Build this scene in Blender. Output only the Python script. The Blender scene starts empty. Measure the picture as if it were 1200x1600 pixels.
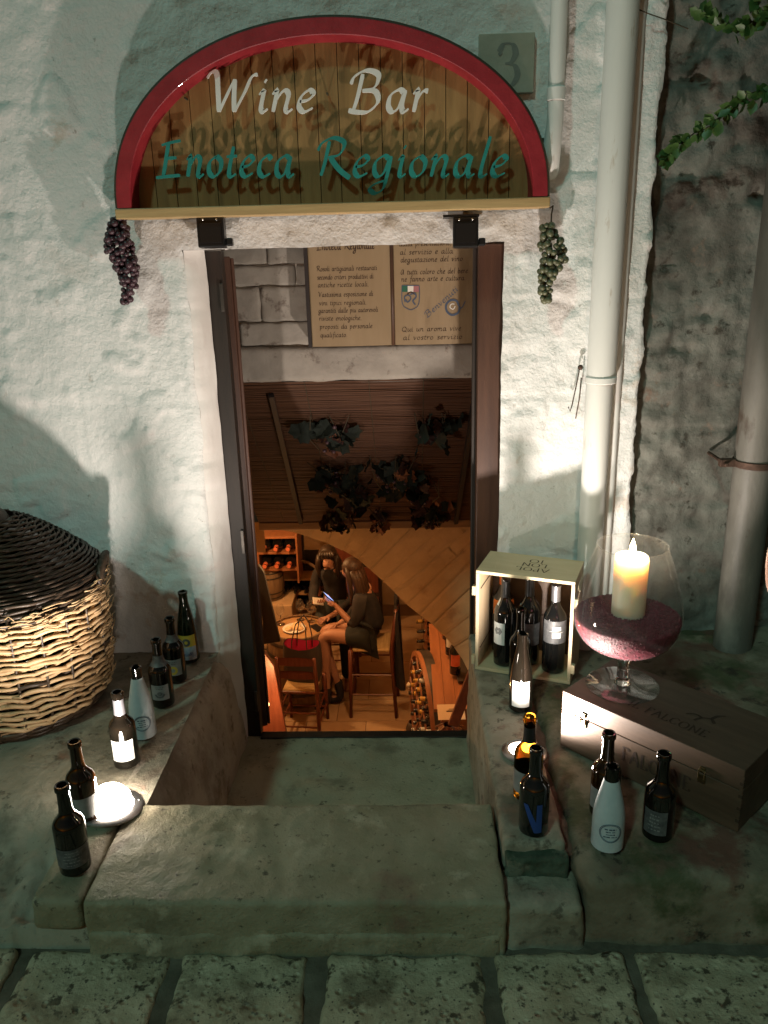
import bpy, bmesh, math, random
from mathutils import Vector, Matrix, noise
V = Vector
R = math.radians
rnd = random.Random(7)
scene = bpy.context.scene
COL = scene.collection

# ---------------------------------------------------------------- camera
CAM = V((0, 0, 1.55))
_p, _r, _a = R(18.0), R(1.5), R(2.0)
FWD = V((-math.sin(_a)*math.cos(_p), math.cos(_a)*math.cos(_p), -math.sin(_p)))
_r0 = V((math.cos(_a), math.sin(_a), 0)); _u0 = _r0.cross(FWD)
RIGHT = _r0*math.cos(_r) - _u0*math.sin(_r)
UP = _u0*math.cos(_r) + _r0*math.sin(_r)
FPX = 1248.0
cd = bpy.data.cameras.new('camera'); cam = bpy.data.objects.new('camera', cd); COL.objects.link(cam)
cd.sensor_fit = 'HORIZONTAL'; cd.sensor_width = 36; cd.lens = 36*FPX/1200; cd.clip_start = .05; cd.clip_end = 200
cam.matrix_world = Matrix((( RIGHT.x, UP.x, -FWD.x, CAM.x), (RIGHT.y, UP.y, -FWD.y, CAM.y), (RIGHT.z, UP.z, -FWD.z, CAM.z), (0,0,0,1)))
scene.camera = cam

# ---------------------------------------------------------------- sky, street light, exposure
SUN_DIR = V((.46, .80, -.88)).normalized()          # cool street lighting from high on the left
w = bpy.data.worlds.new('World'); scene.world = w; w.use_nodes = True
nt = w.node_tree; bg = nt.nodes['Background']
sky = nt.nodes.new('ShaderNodeTexSky'); sky.sky_type = 'NISHITA'; sky.sun_disc = False
sky.sun_elevation = R(2.0); sky.sun_rotation = R(200); sky.air_density = 1.5
nt.links.new(sky.outputs[0], bg.inputs[0]); bg.inputs[1].default_value = .05
sl = bpy.data.lights.new('street_light', 'SUN'); sl.energy = .76; sl.angle = R(4); sl.color = (.46, .95, .82)
so = bpy.data.objects.new('street_light', sl); COL.objects.link(so)
so.rotation_euler = (-SUN_DIR).to_track_quat('Z', 'Y').to_euler()
vs = scene.view_settings; vs.view_transform = 'Standard'; vs.look = 'None'; vs.exposure = 0; vs.gamma = 1
scene.view_settings.use_curve_mapping = False
scene.render.engine = 'CYCLES'
cy = scene.cycles; cy.use_denoising = True; cy.max_bounces = 8; cy.transparent_max_bounces = 16; cy.transmission_bounces = 8
cy.sample_clamp_indirect = 4; cy.caustics_reflective = False; cy.caustics_refractive = False

UPL_L = 45.0; UPL_R = 72.0; CANDLE = 11.0; CELLAR = 105.0; STAIR = 20.0

# ---------------------------------------------------------------- helpers
def at(x, y, Y):
    d = FWD + RIGHT*((x-600)/FPX) - UP*((y-800)/FPX); return CAM + d*(Y/d.y)
def atz(x, y, Z):
    d = FWD + RIGHT*((x-600)/FPX) - UP*((y-800)/FPX); return CAM + d*((Z-CAM.z)/d.z)

def fbm(p, s, octv=4, seed=0.0):
    return noise.fractal(V((p[0]*s+seed, p[1]*s-seed*.7, p[2]*s+seed*1.3)), 1.0, 2.0, octv)

class MB:
    def __init__(s): s.v = []; s.f = []
    def add(s, vs_, fs_):
        b = len(s.v); s.v += [tuple(v) for v in vs_]; s.f += [tuple(b+i for i in f) for f in fs_]; return s
    def box(s, x0, x1, y0, y1, z0, z1, M=None):
        vs_ = [V((x, y, z)) for z in (z0, z1) for y in (y0, y1) for x in (x0, x1)]
        if M is not None: vs_ = [M @ v for v in vs_]
        return s.add(vs_, [(0,2,3,1),(4,5,7,6),(0,1,5,4),(2,6,7,3),(1,3,7,5),(0,4,6,2)])
    def tube(s, pts, rad, n=8, caps=True, closed=False):
        pts = [V(p) for p in pts]; m = len(pts)
        rs = rad if isinstance(rad, (list, tuple)) else [rad]*m
        rings = []; prev = None
        for i, p in enumerate(pts):
            if closed: t = pts[(i+1) % m]-pts[i-1]
            else: t = pts[min(i+1, m-1)]-pts[max(i-1, 0)]
            t.normalize()
            if prev is None:
                a = t.orthogonal().normalized()
            else:
                a = prev - t*prev.dot(t)
                a = a.normalized() if a.length > 1e-6 else t.orthogonal().normalized()
            prev = a; b = t.cross(a)
            rings.append([p+(a*math.cos(2*math.pi*k/n)+b*math.sin(2*math.pi*k/n))*rs[i] for k in range(n)])
        vs_ = [v for r_ in rings for v in r_]; fs_ = []
        for i in range(m if closed else m-1):
            j = (i+1) % m
            for k in range(n):
                l = (k+1) % n; fs_.append((i*n+k, i*n+l, j*n+l, j*n+k))
        if caps and not closed: fs_ += [tuple(range(n-1, -1, -1)), tuple((m-1)*n+k for k in range(n))]
        return s.add(vs_, fs_)
    def lathe(s, prof, n=24, M=None, c=(0,0,0)):
        vs_ = []; fs_ = []; m = len(prof)
        for (r_, z) in prof:
            for k in range(n):
                v = V((c[0]+r_*math.cos(2*math.pi*k/n), c[1]+r_*math.sin(2*math.pi*k/n), c[2]+z))
                vs_.append(M @ v if M is not None else v)
        for i in range(m-1):
            for k in range(n):
                l = (k+1) % n; fs_.append((i*n+k, i*n+l, (i+1)*n+l, (i+1)*n+k))
        if prof[0][0] > 1e-6: pass
        return s.add(vs_, fs_)
    def grid(s, nx, ny, fn):
        vs_ = [fn(i/nx, j/ny) for j in range(ny+1) for i in range(nx+1)]
        fs_ = [(j*(nx+1)+i, j*(nx+1)+i+1, (j+1)*(nx+1)+i+1, (j+1)*(nx+1)+i) for j in range(ny) for i in range(nx)]
        return s.add(vs_, fs_)
    def ball(s, c, r, n=8, sc=(1,1,1), M=None):
        prof = [(math.sin(math.pi*i/n)*r, -math.cos(math.pi*i/n)*r) for i in range(n+1)]
        vs_ = []; fs_ = []; k2 = n*2
        for (q, z) in prof:
            for k in range(k2):
                v = V((q*math.cos(2*math.pi*k/k2)*sc[0], q*math.sin(2*math.pi*k/k2)*sc[1], z*sc[2]))
                if M is not None: v = M @ v
                vs_.append(v + V(c))
        for i in range(n):
            for k in range(k2):
                l = (k+1) % k2; fs_.append((i*k2+k, i*k2+l, (i+1)*k2+l, (i+1)*k2+k))
        return s.add(vs_, fs_)
    def mesh(s, name, smooth=False, bevel=0, seg=2, merge=True):
        me = bpy.data.meshes.new(name); bm = bmesh.new()
        vv = [bm.verts.new(v) for v in s.v]
        for f in s.f:
            g = []
            for i in f:
                if vv[i] not in g: g.append(vv[i])
            if len(g) > 2:
                try: bm.faces.new(g)
                except ValueError: pass
        if merge: bmesh.ops.remove_doubles(bm, verts=bm.verts, dist=1e-5)
        bmesh.ops.recalc_face_normals(bm, faces=bm.faces)
        if bevel:
            es = [e for e in bm.edges if len(e.link_faces) == 2 and e.calc_face_angle(0) > .5]
            bmesh.ops.bevel(bm, geom=es, offset=bevel, segments=seg, profile=.5, affect='EDGES', clamp_overlap=True)
        bm.to_mesh(me); bm.free()
        if smooth:
            for p in me.polygons: p.use_smooth = True
            if smooth == 'auto':
                me.set_sharp_from_angle(angle=R(40))
        return me
    def build(s, name, m, parent=None, smooth=False, bevel=0, seg=2, merge=True, loc=None):
        me = s.mesh(name, smooth, bevel, seg, merge)
        o = bpy.data.objects.new(name, me); COL.objects.link(o); me.materials.append(m)
        if parent: o.parent = parent
        if loc is not None: o.location = loc
        return o

def tag(o, label=None, cat=None, group=None, kind=None):
    if label: o['label'] = label
    if cat: o['category'] = cat
    if group: o['group'] = group
    if kind: o['kind'] = kind
    return o
def thing(name, label, cat, loc=(0,0,0), rot=(0,0,0), group=None):
    o = bpy.data.objects.new(name, None); COL.objects.link(o); o.location = loc; o.rotation_euler = rot
    o.empty_display_size = .05
    return tag(o, label, cat, group)
def inst(me, name, parent, loc=(0,0,0), rot=(0,0,0), sc=(1,1,1)):
    o = bpy.data.objects.new(name, me); COL.objects.link(o); o.parent = parent
    o.location = loc; o.rotation_euler = rot; o.scale = sc; return o
def copy_thing(root, loc, rot=None, label=None, **kw):
    def rec(o, par):
        c = o.copy(); COL.objects.link(c); c.parent = par
        for ch in [k for k in o.children]: rec(ch, c)
        return c
    r_ = rec(root, None); r_.location = loc
    if rot is not None: r_.rotation_euler = rot
    tag(r_, label, **kw); return r_

def rounded_box(x0, x1, y0, y1, z0, z1, r, res, amp=0, ns=8, seed=0, skip_bottom=False, warp=0):
    """box with rounded worn edges and a rough surface"""
    m = MB(); c0 = V((x0, y0, z0)); c1 = V((x1, y1, z1)); L = c1-c0
    nn = [max(2, min(140, int(math.ceil(L[i]/res)))) for i in range(3)]
    for ax in range(3):
        u, v = (ax+1) % 3, (ax+2) % 3
        for side in (0, 1):
            if skip_bottom and ax == 2 and side == 0: continue
            def fn(a, b, ax=ax, u=u, v=v, side=side):
                p = V((0,0,0)); p[ax] = c1[ax] if side else c0[ax]; p[u] = c0[u]+L[u]*a; p[v] = c0[v]+L[v]*b; return p
            m.grid(nn[u], nn[v], fn)
    out = []
    for p in m.v:
        p = V(p); q = V([min(max(p[i], c0[i]+r), c1[i]-r) for i in range(3)]); d = p-q
        if d.length > 1e-9:
            dn = d.normalized(); p = q+dn*r
        else: dn = V((0,0,1))
        if warp:
            p = p + V((noise.noise(p*2.2+V((seed,0,0))), noise.noise(p*2.2+V((0,seed+5,0))), 0))*warp
        if amp:
            p = p + dn*(fbm(p, ns, 5, seed)*amp)
        out.append(tuple(p))
    m.v = out
    return m

# ---------------------------------------------------------------- materials
def ramp(nt_, fac, stops):
    n = nt_.nodes.new('ShaderNodeValToRGB'); el = n.color_ramp.elements
    while len(el) < len(stops): el.new(.5)
    for e, (p, c) in zip(el, stops): e.position = p; e.color = (*c, 1) if len(c) == 3 else c
    nt_.links.new(fac, n.inputs[0]); return n.outputs[0]
def mat(name, c, c2=None, sc=6, rough=.6, bump=0, bsc=60, metal=0, spots=None, stains=None, stretch=(1,1,1), coat=0, trans=0, emit=None, estr=0, spec=.5, ior=1.45, detail=6, contrast=(.35,.65), rvar=0, sss=0, pits=0):
    m = bpy.data.materials.new(name); m.use_nodes = True; t = m.node_tree; N = t.nodes; Lk = t.links
    b = N['Principled BSDF']; b.inputs['Roughness'].default_value = rough; b.inputs['Metallic'].default_value = metal
    b.inputs['Coat Weight'].default_value = coat; b.inputs['Transmission Weight'].default_value = trans
    b.inputs['IOR'].default_value = ior; b.inputs['Specular IOR Level'].default_value = spec
    b.inputs['Base Color'].default_value = (*c, 1)
    if sss: b.inputs['Subsurface Weight'].default_value = sss; b.inputs['Subsurface Radius'].default_value = (1, .80, .60); b.inputs['Subsurface Scale'].default_value = .075 if sss > .3 else .006
    if emit: b.inputs['Emission Color'].default_value = (*emit, 1); b.inputs['Emission Strength'].default_value = estr
    tc = N.new('ShaderNodeTexCoord'); mp = N.new('ShaderNodeMapping'); mp.inputs['Scale'].default_value = stretch
    Lk.new(tc.outputs['Object'], mp.inputs[0]); co = mp.outputs[0]
    def nz(scale, det=detail, r_=.6, src=None):
        n = N.new('ShaderNodeTexNoise'); n.inputs['Scale'].default_value = scale; n.inputs['Detail'].default_value = det
        n.inputs['Roughness'].default_value = r_; Lk.new(src or co, n.inputs['Vector']); return n.outputs['Fac']
    cur = None
    if c2 is not None:
        cur = ramp(t, nz(sc), [(contrast[0], c), (contrast[1], c2)])
    def mixin(fac, col):
        nonlocal cur
        mx = N.new('ShaderNodeMix'); mx.data_type = 'RGBA'
        Lk.new(fac, mx.inputs[0])
        if cur is None: mx.inputs[6].default_value = (*c, 1)
        else: Lk.new(cur, mx.inputs[6])
        mx.inputs[7].default_value = (*col, 1); cur = mx.outputs[2]
    for st in (stains or []):      # (scale, lo, hi, colour)
        f = ramp(t, nz(st[0], 8, .65), [(st[1], (0,0,0)), (st[2], (1,1,1))]); mixin(f, st[3])
    for sp in (spots or []):       # (scale, size, colour) small dark pits
        vo = N.new('ShaderNodeTexVoronoi'); vo.inputs['Scale'].default_value = sp[0]; Lk.new(co, vo.inputs['Vector'])
        vo.inputs['Randomness'].default_value = 1
        f = ramp(t, vo.outputs['Distance'], [(sp[1]*.5, (1,1,1)), (sp[1], (0,0,0))]); mixin(f, sp[2])
    if cur is not None: Lk.new(cur, b.inputs['Base Color'])
    if rvar:
        mr = N.new('ShaderNodeMapRange'); mr.inputs[1].default_value = .3; mr.inputs[2].default_value = .7
        mr.inputs[3].default_value = rough-rvar; mr.inputs[4].default_value = rough+rvar
        Lk.new(nz(sc*2.3), mr.inputs[0]); Lk.new(mr.outputs[0], b.inputs['Roughness'])
    if bump:
        bp = N.new('ShaderNodeBump'); bp.inputs['Strength'].default_value = min(1, bump); bp.inputs['Distance'].default_value = .004 if bump <= 1 else .004*bump
        h = nz(bsc, 8, .65)
        if pits:
            vo = N.new('ShaderNodeTexVoronoi'); vo.inputs['Scale'].default_value = pits; Lk.new(co, vo.inputs['Vector'])
            ad = N.new('ShaderNodeMath'); ad.operation = 'ADD'
            f = ramp(t, vo.outputs['Distance'], [(.05, (0,0,0)), (.3, (1,1,1))])
            Lk.new(h, ad.inputs[0]); Lk.new(f, ad.inputs[1]); h = ad.outputs[0]
        Lk.new(h, bp.inputs['Height']); Lk.new(bp.outputs[0], b.inputs['Normal'])
    return m
def thin_glass(name, tint=(.96,.97,.96), ior=1.5):
    m = bpy.data.materials.new(name); m.use_nodes = True; t = m.node_tree; N = t.nodes; N.clear()
    o = N.new('ShaderNodeOutputMaterial'); mx = N.new('ShaderNodeMixShader'); tr = N.new('ShaderNodeBsdfTransparent')
    gl = N.new('ShaderNodeBsdfGlossy'); gl.inputs['Roughness'].default_value = .03; tr.inputs[0].default_value = (*tint, 1)
    df = N.new('ShaderNodeBsdfDiffuse'); tl = N.new('ShaderNodeBsdfTranslucent'); ds = N.new('ShaderNodeAddShader'); fm = N.new('ShaderNodeMixShader'); fm.inputs[0].default_value = .035
    t.links.new(df.outputs[0], ds.inputs[0]); t.links.new(tl.outputs[0], ds.inputs[1]); df.inputs[0].default_value = (.4,.4,.4,1); tl.inputs[0].default_value = (.4,.4,.4,1)
    fr = N.new('ShaderNodeLayerWeight'); fr.inputs[0].default_value = .22
    t.links.new(fr.outputs['Facing'], (pw := N.new('ShaderNodeMath')).inputs[0]); pw.operation = 'POWER'; pw.inputs[1].default_value = 1.6
    ml = N.new('ShaderNodeMath'); ml.operation = 'MULTIPLY_ADD'; ml.inputs[1].default_value = .75; ml.inputs[2].default_value = .07
    t.links.new(pw.outputs[0], ml.inputs[0]); t.links.new(ml.outputs[0], mx.inputs[0])
    t.links.new(tr.outputs[0], mx.inputs[1]); t.links.new(gl.outputs[0], mx.inputs[2]); t.links.new(mx.outputs[0], fm.inputs[1]); t.links.new(ds.outputs[0], fm.inputs[2]); t.links.new(fm.outputs[0], o.inputs[0])
    return m
def wood(name, c, c2, axis='z', sc=6, rough=.5, bump=.25, coat=0, st=14, stains=None):
    s_ = {'x': (1, st, st), 'y': (st, 1, st), 'z': (st, st, 1)}[axis]
    return mat(name, c, c2, sc=sc, rough=rough, bump=bump, bsc=sc*3, stretch=s_, coat=coat, detail=8, contrast=(.3,.7), stains=stains)

M = {}
M['plaster'] = mat('plaster', (.70,.70,.68), (.78,.78,.76), sc=3, rough=.85, bump=1.6, bsc=60, stains=[(1.6,.60,.72,(.60,.58,.54)), (9,.64,.72,(.50,.48,.44)), (3.5,.62,.66,(.66,.60,.54)), (30,.66,.72,(.45,.43,.40))])
M['reveal'] = mat('reveal_plaster', (.72,.69,.66), (.66,.62,.58), sc=3, rough=.8, bump=.3, bsc=60)
M['greystone'] = mat('weathered_stone', (.085,.082,.068), (.20,.198,.17), sc=6, rough=.9, bump=1.6, bsc=40, stains=[(3.2,.54,.68,(.055,.05,.04)), (1.8,.58,.70,(.27,.265,.235)), (16,.58,.66,(.045,.04,.03)), (9,.62,.70,(.17,.12,.09))], contrast=(.36,.64))
M['mortar'] = mat('dark_mortar', (.075,.060,.040), (.15,.125,.09), sc=12, rough=.95, bump=1, bsc=50)
M['paving'] = mat('paving_stone', (.32,.255,.16), (.50,.415,.285), sc=11, rough=.5, bump=1.3, bsc=70, stains=[(26,.55,.62,(.075,.058,.036)), (5,.54,.64,(.19,.145,.09)), (60,.60,.66,(.11,.085,.06))], spots=[(57,.17,(.075,.058,.04))], rvar=.2, pits=34)
M['step'] = mat('step_stone', (.20,.175,.105), (.30,.265,.18), sc=5, rough=.7, bump=1, bsc=90, stains=[(2.6,.52,.64,(.135,.118,.072)), (9,.57,.66,(.34,.30,.21)), (48,.60,.68,(.07,.06,.038)), (3.3,.60,.70,(.18,.12,.08))], rvar=.15)
M['landing'] = mat('landing_stone', (.27,.235,.15), (.35,.31,.21), sc=6, rough=.7, bump=.8, bsc=90, stains=[(5,.54,.64,(.20,.17,.11)), (34,.60,.68,(.10,.085,.055))])
M['plinth'] = mat('plinth_cement', (.24,.205,.145), (.36,.32,.25), sc=5, rough=.8, bump=1, bsc=55, stains=[(3,.50,.62,(.14,.12,.085)), (8,.58,.66,(.075,.062,.042)), (26,.58,.66,(.11,.09,.065)), (5,.60,.68,(.22,.13,.09))])
M['plinth_r'] = mat('plinth_mossy', (.125,.10,.065), (.23,.19,.135), sc=7, rough=.75, bump=1, bsc=45, stains=[(4,.5,.6,(.065,.07,.032)), (11,.58,.66,(.035,.028,.018)), (6,.60,.70,(.28,.24,.18)), (3,.54,.62,(.13,.062,.042)), (30,.6,.68,(.05,.04,.028))])
M['cement_side'] = mat('side_cement', (.34,.30,.235), (.45,.405,.335), sc=5, rough=.8, bump=1, bsc=55, stains=[(3,.50,.62,(.24,.20,.155)), (8,.58,.66,(.16,.13,.10)), (26,.60,.68,(.19,.16,.12))])
M['groove'] = mat('earthy_groove', (.07,.035,.022), (.12,.065,.045), sc=20, rough=.9, bump=1, bsc=60)
M['moss'] = mat('mossy_notch', (.030,.050,.030), (.075,.095,.065), sc=22, rough=.9, bump=1.5, bsc=60, stains=[(12,.56,.64,(.14,.14,.10))])
M['pipe'] = mat('white_pipe', (.64,.64,.60), (.72,.72,.69), sc=5, rough=.42, bump=.2, bsc=30, stretch=(1,1,.18), stains=[(7,.58,.68,(.52,.47,.40)), (22,.62,.70,(.45,.38,.30))])
M['greypipe'] = mat('grey_pipe', (.10,.092,.078), (.165,.155,.135), sc=6, rough=.5, bump=.5, bsc=40, stretch=(1,1,.4), stains=[(7,.56,.64,(.075,.055,.042)), (3,.58,.68,(.24,.225,.195))])
M['rust'] = mat('rusty_iron', (.06,.035,.025), (.12,.07,.05), sc=40, rough=.7, metal=.5, bump=.5)
M['black'] = mat('black_metal', (.012,.012,.013), rough=.35, bump=.05, metal=.2)
M['blackglass'] = mat('dark_lens', (.01,.01,.012), rough=.08)
M['screw'] = mat('screw_steel', (.6,.6,.6), rough=.25, metal=1)
M['red'] = mat('red_paint', (.22,.010,.018), (.31,.020,.030), sc=12, rough=.5, bump=.4, bsc=50, coat=.08, stains=[(7,.62,.72,(.16,.012,.015))])
M['darkedge'] = mat('dark_edge', (.035,.035,.02), (.06,.05,.03), sc=20, rough=.7)
M['board'] = wood('sign_board_wood', (.22,.125,.045), (.33,.205,.080), 'z', sc=3, rough=.5, st=10, stains=[(2,.52,.7,(.17,.105,.04)), (7,.6,.7,(.26,.13,.045))])
M['ledge'] = wood('ledge_wood', (.36,.23,.10), (.50,.35,.16), 'x', sc=4, rough=.5)
M['letw'] = mat('white_letter', (.74,.73,.70), (.68,.66,.62), sc=20, rough=.5)
M['lett'] = mat('teal_letter', (.010,.17,.15), (.015,.22,.19), sc=20, rough=.5)
M['tile'] = mat('number_tile', (.36,.36,.29), (.44,.43,.36), sc=14, rough=.8, bump=.4, bsc=70)
M['number'] = mat('number_paint', (.20,.21,.19), (.26,.27,.24), sc=30, rough=.8)
M['grapep'] = mat('purple_grape', (.030,.012,.020), (.10,.055,.065), sc=60, rough=.35, sss=.1, contrast=(.3,.7))
M['grapeg'] = mat('green_grape', (.050,.055,.025), (.15,.155,.09), sc=60, rough=.38, sss=.1)
M['stem'] = mat('dry_stem', (.06,.045,.025), rough=.8)
M['leaf'] = mat('climber_leaf', (.030,.075,.016), (.06,.125,.03), sc=30, rough=.45, bump=.2)
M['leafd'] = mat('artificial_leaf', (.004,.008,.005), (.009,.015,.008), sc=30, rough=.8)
M['leafo'] = mat('autumn_leaf', (.07,.020,.007), (.13,.040,.013), sc=30, rough=.7)
M['leafr'] = mat('dark_red_leaf', (.022,.006,.005), (.04,.012,.008), sc=30, rough=.7)
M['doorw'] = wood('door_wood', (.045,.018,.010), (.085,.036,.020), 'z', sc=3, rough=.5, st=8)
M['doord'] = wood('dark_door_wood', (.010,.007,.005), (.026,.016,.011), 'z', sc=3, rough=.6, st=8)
M['intplaster'] = mat('interior_plaster', (.42,.37,.31), (.52,.47,.41), sc=5, rough=.85, bump=1, bsc=30, stains=[(12,.6,.68,(.25,.20,.16))])
M['block'] = mat('painted_block', (.27,.24,.205), (.35,.315,.27), sc=7, rough=.85, bump=1, bsc=34, stains=[(10,.58,.66,(.13,.10,.08))])
M['page'] = mat('board_page', (.225,.155,.082), (.28,.20,.115), sc=2.5, rough=.6, stretch=(3,3,.6), stains=[(2,.55,.7,(.17,.11,.055))])
M['bookedge'] = wood('book_edge', (.045,.02,.010), (.08,.036,.018), 'z')
M['bookside'] = mat('book_side', (.015,.010,.009), rough=.6)
M['ink'] = mat('brown_ink', (.045,.022,.012), rough=.8)
M['inkblue'] = mat('blue_ink', (.06,.08,.12), rough=.8)
M['inkgreen'] = mat('green_ink', (.02,.10,.06), rough=.8)
M['inkred'] = mat('pink_ink', (.30,.12,.12), rough=.8)
M['inkwhite'] = mat('pale_ink', (.62,.58,.52), rough=.8)
M['bamboo'] = mat('bamboo_cane', (.060,.021,.008), (.105,.042,.016), sc=5, rough=.6, stretch=(1,40,40), contrast=(.25,.75))
M['beam'] = wood('beam_wood', (.17,.09,.045), (.26,.15,.08), 'x', sc=3)
M['voussoir'] = mat('vault_stone', (.46,.30,.16), (.58,.39,.22), sc=5, rough=.85, bump=.5, bsc=50, stains=[(6,.58,.7,(.34,.20,.10))])
M['cellarwall'] = mat('cellar_wall', (.42,.29,.17), (.52,.38,.24), sc=4, rough=.85, bump=.8, bsc=30)
M['floortile'] = mat('cellar_tile', (.34,.225,.13), (.44,.31,.19), sc=3, rough=.5, bump=.2, bsc=30, rvar=.1)
M['palejoint'] = mat('pale_joint', (.58,.42,.25), rough=.9)
M['tilejoint'] = mat('tile_joint', (.16,.10,.06), rough=.9)
M['oak'] = wood('barrel_oak', (.13,.085,.05), (.22,.145,.085), 'z', sc=4, st=6)
M['oakx'] = wood('table_oak', (.30,.17,.075), (.40,.24,.115), 'x', sc=4, st=6)
M['mahog'] = wood('chair_wood', (.085,.022,.012), (.15,.045,.025), 'z', sc=4, rough=.35)
M['redwood'] = wood('counter_wood', (.22,.085,.035), (.33,.135,.06), 'y', sc=2.5, rough=.4, st=7)
M['hoop'] = mat('iron_hoop', (.05,.045,.04), (.09,.08,.07), sc=20, rough=.5, metal=.7)
M['rush'] = mat('rush_weave', (.40,.27,.12), (.55,.40,.20), sc=6, rough=.75, bump=.8, bsc=40, stretch=(1,8,1))
M['bdark'] = mat('dark_bottle_glass', (.004,.003,.002), rough=.05, coat=.3, spec=.6)
M['bgreen'] = mat('dark_green_glass', (.004,.006,.002), rough=.05, coat=.3, spec=.6)
M['bbrown'] = mat('brown_bottle_glass', (.014,.005,.001), rough=.05, coat=.3, spec=.6)
M['bamber'] = mat('amber_bottle_glass', (.95,.42,.03), rough=.03, trans=1.0, ior=1.12)
M['bblack'] = mat('black_wine_glass', (.006,.006,.006), rough=.06, coat=.5, spec=.6)
M['foil_silver'] = mat('grey_foil', (.30,.30,.32), rough=.3, metal=.8)
M['foil_black'] = mat('black_foil', (.012,.012,.012), rough=.35)
M['foil_orange'] = mat('orange_foil', (.55,.13,.02), rough=.4)
M['foil_red'] = mat('red_foil', (.55,.14,.07), rough=.35)
M['label_white'] = mat('white_label', (.66,.66,.64), (.58,.58,.55), sc=40, rough=.6)
M['label_paper'] = mat('pale_blue_paper_wrap', (.40,.45,.48), (.47,.52,.54), sc=18, rough=.7, bump=.8, bsc=25)
M['label_grey'] = mat('grey_label', (.17,.17,.17), (.24,.235,.23), sc=30, rough=.6)
M['label_dark'] = mat('black_label', (.05,.05,.055), (.12,.12,.12), sc=60, rough=.5)
M['label_yellow'] = mat('yellow_label', (.50,.34,.04), rough=.6)
M['label_blue'] = mat('blue_letter', (.02,.055,.22), rough=.4)
M['label_sky'] = mat('blue_grey_label', (.22,.27,.36), (.40,.42,.44), sc=50, rough=.5)
M['label_red'] = mat('red_label', (.50,.09,.04), (.60,.16,.09), sc=30, rough=.6)
M['steel'] = mat('brushed_steel', (.55,.53,.52), (.42,.40,.40), sc=30, rough=.32, metal=1)
M['lens'] = mat('lit_lens', (1,1,1), rough=.3, emit=(1,.88,.74), estr=62)
M['wax'] = mat('ivory_wax', (.90,.78,.60), (.86,.73,.54), sc=6, rough=.45, sss=1.0)
M['flame'] = mat('candle_flame', (1,.7,.3), emit=(1,.72,.36), estr=55)
M['sand'] = mat('red_granules', (.09,.006,.016), (.24,.028,.055), sc=90, rough=.5, bump=.6, bsc=200)
M['glass'] = thin_glass('clear_glass')
M['pine'] = wood('pine_crate', (.50,.40,.24), (.60,.50,.32), 'x', sc=3, rough=.6, st=8)
M['pinez'] = wood('pine_crate_upright', (.52,.40,.25), (.62,.50,.33), 'z', sc=3, rough=.6, st=8)
M['print'] = mat('burnt_print', (.04,.022,.012), rough=.8)
M['boxwood'] = wood('brown_box_wood', (.058,.034,.021), (.105,.063,.040), 'x', sc=3, rough=.5, st=9)
M['boxprint'] = mat('dark_stamp', (.035,.018,.012), rough=.7)
M['brass'] = mat('aged_brass', (.35,.27,.14), rough=.35, metal=1)
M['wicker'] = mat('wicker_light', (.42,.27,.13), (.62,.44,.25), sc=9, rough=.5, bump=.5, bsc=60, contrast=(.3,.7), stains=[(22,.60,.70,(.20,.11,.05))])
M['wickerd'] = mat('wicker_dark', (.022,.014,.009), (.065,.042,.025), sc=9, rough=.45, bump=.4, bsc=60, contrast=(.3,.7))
M['lining'] = mat('pink_lining', (.45,.03,.10), rough=.6)
M['leather'] = mat('grey_leather', (.05,.045,.045), rough=.45)
M['cloth'] = mat('black_cloth', (.012,.012,.014), (.022,.02,.022), sc=20, rough=.85)
M['skirt'] = mat('dark_green_cloth', (.016,.020,.019), rough=.8)
M['hairb'] = mat('brown_hair', (.022,.011,.007), (.045,.022,.013), sc=6, rough=.5, stretch=(20,20,1), bump=.5, bsc=10)
M['hairk'] = mat('black_hair', (.015,.009,.007), (.03,.018,.012), sc=6, rough=.4, stretch=(20,20,1), bump=.5, bsc=10)
M['skin'] = mat('skin', (.36,.185,.125), (.40,.215,.15), sc=8, rough=.5, sss=.1)
M['tights'] = mat('legs_tights', (.26,.13,.085), rough=.5)
M['screen'] = mat('phone_screen', (.1,.15,.3), emit=(.35,.48,1), estr=1.6)
M['bread'] = mat('bread_slice', (.62,.42,.22), (.74,.58,.38), sc=30, rough=.8, bump=.5)
M['cork'] = mat('yellow_capsule', (.60,.33,.06), rough=.5)
M['card'] = mat('cream_card', (.62,.46,.30), rough=.6)
M['flower'] = mat('dry_white_flower', (.60,.52,.40), rough=.8)
M['cello'] = mat('brown_cellophane', (.06,.018,.012), (.10,.03,.018), sc=9, rough=.12, bump=1, bsc=10, coat=1)
M['shirt'] = mat('pale_sleeve', (.45,.44,.42), (.52,.51,.49), sc=10, rough=.8)
M['lampshade'] = mat('warm_bulb', (1,.6,.3), emit=(1,.55,.22), estr=12)
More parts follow.
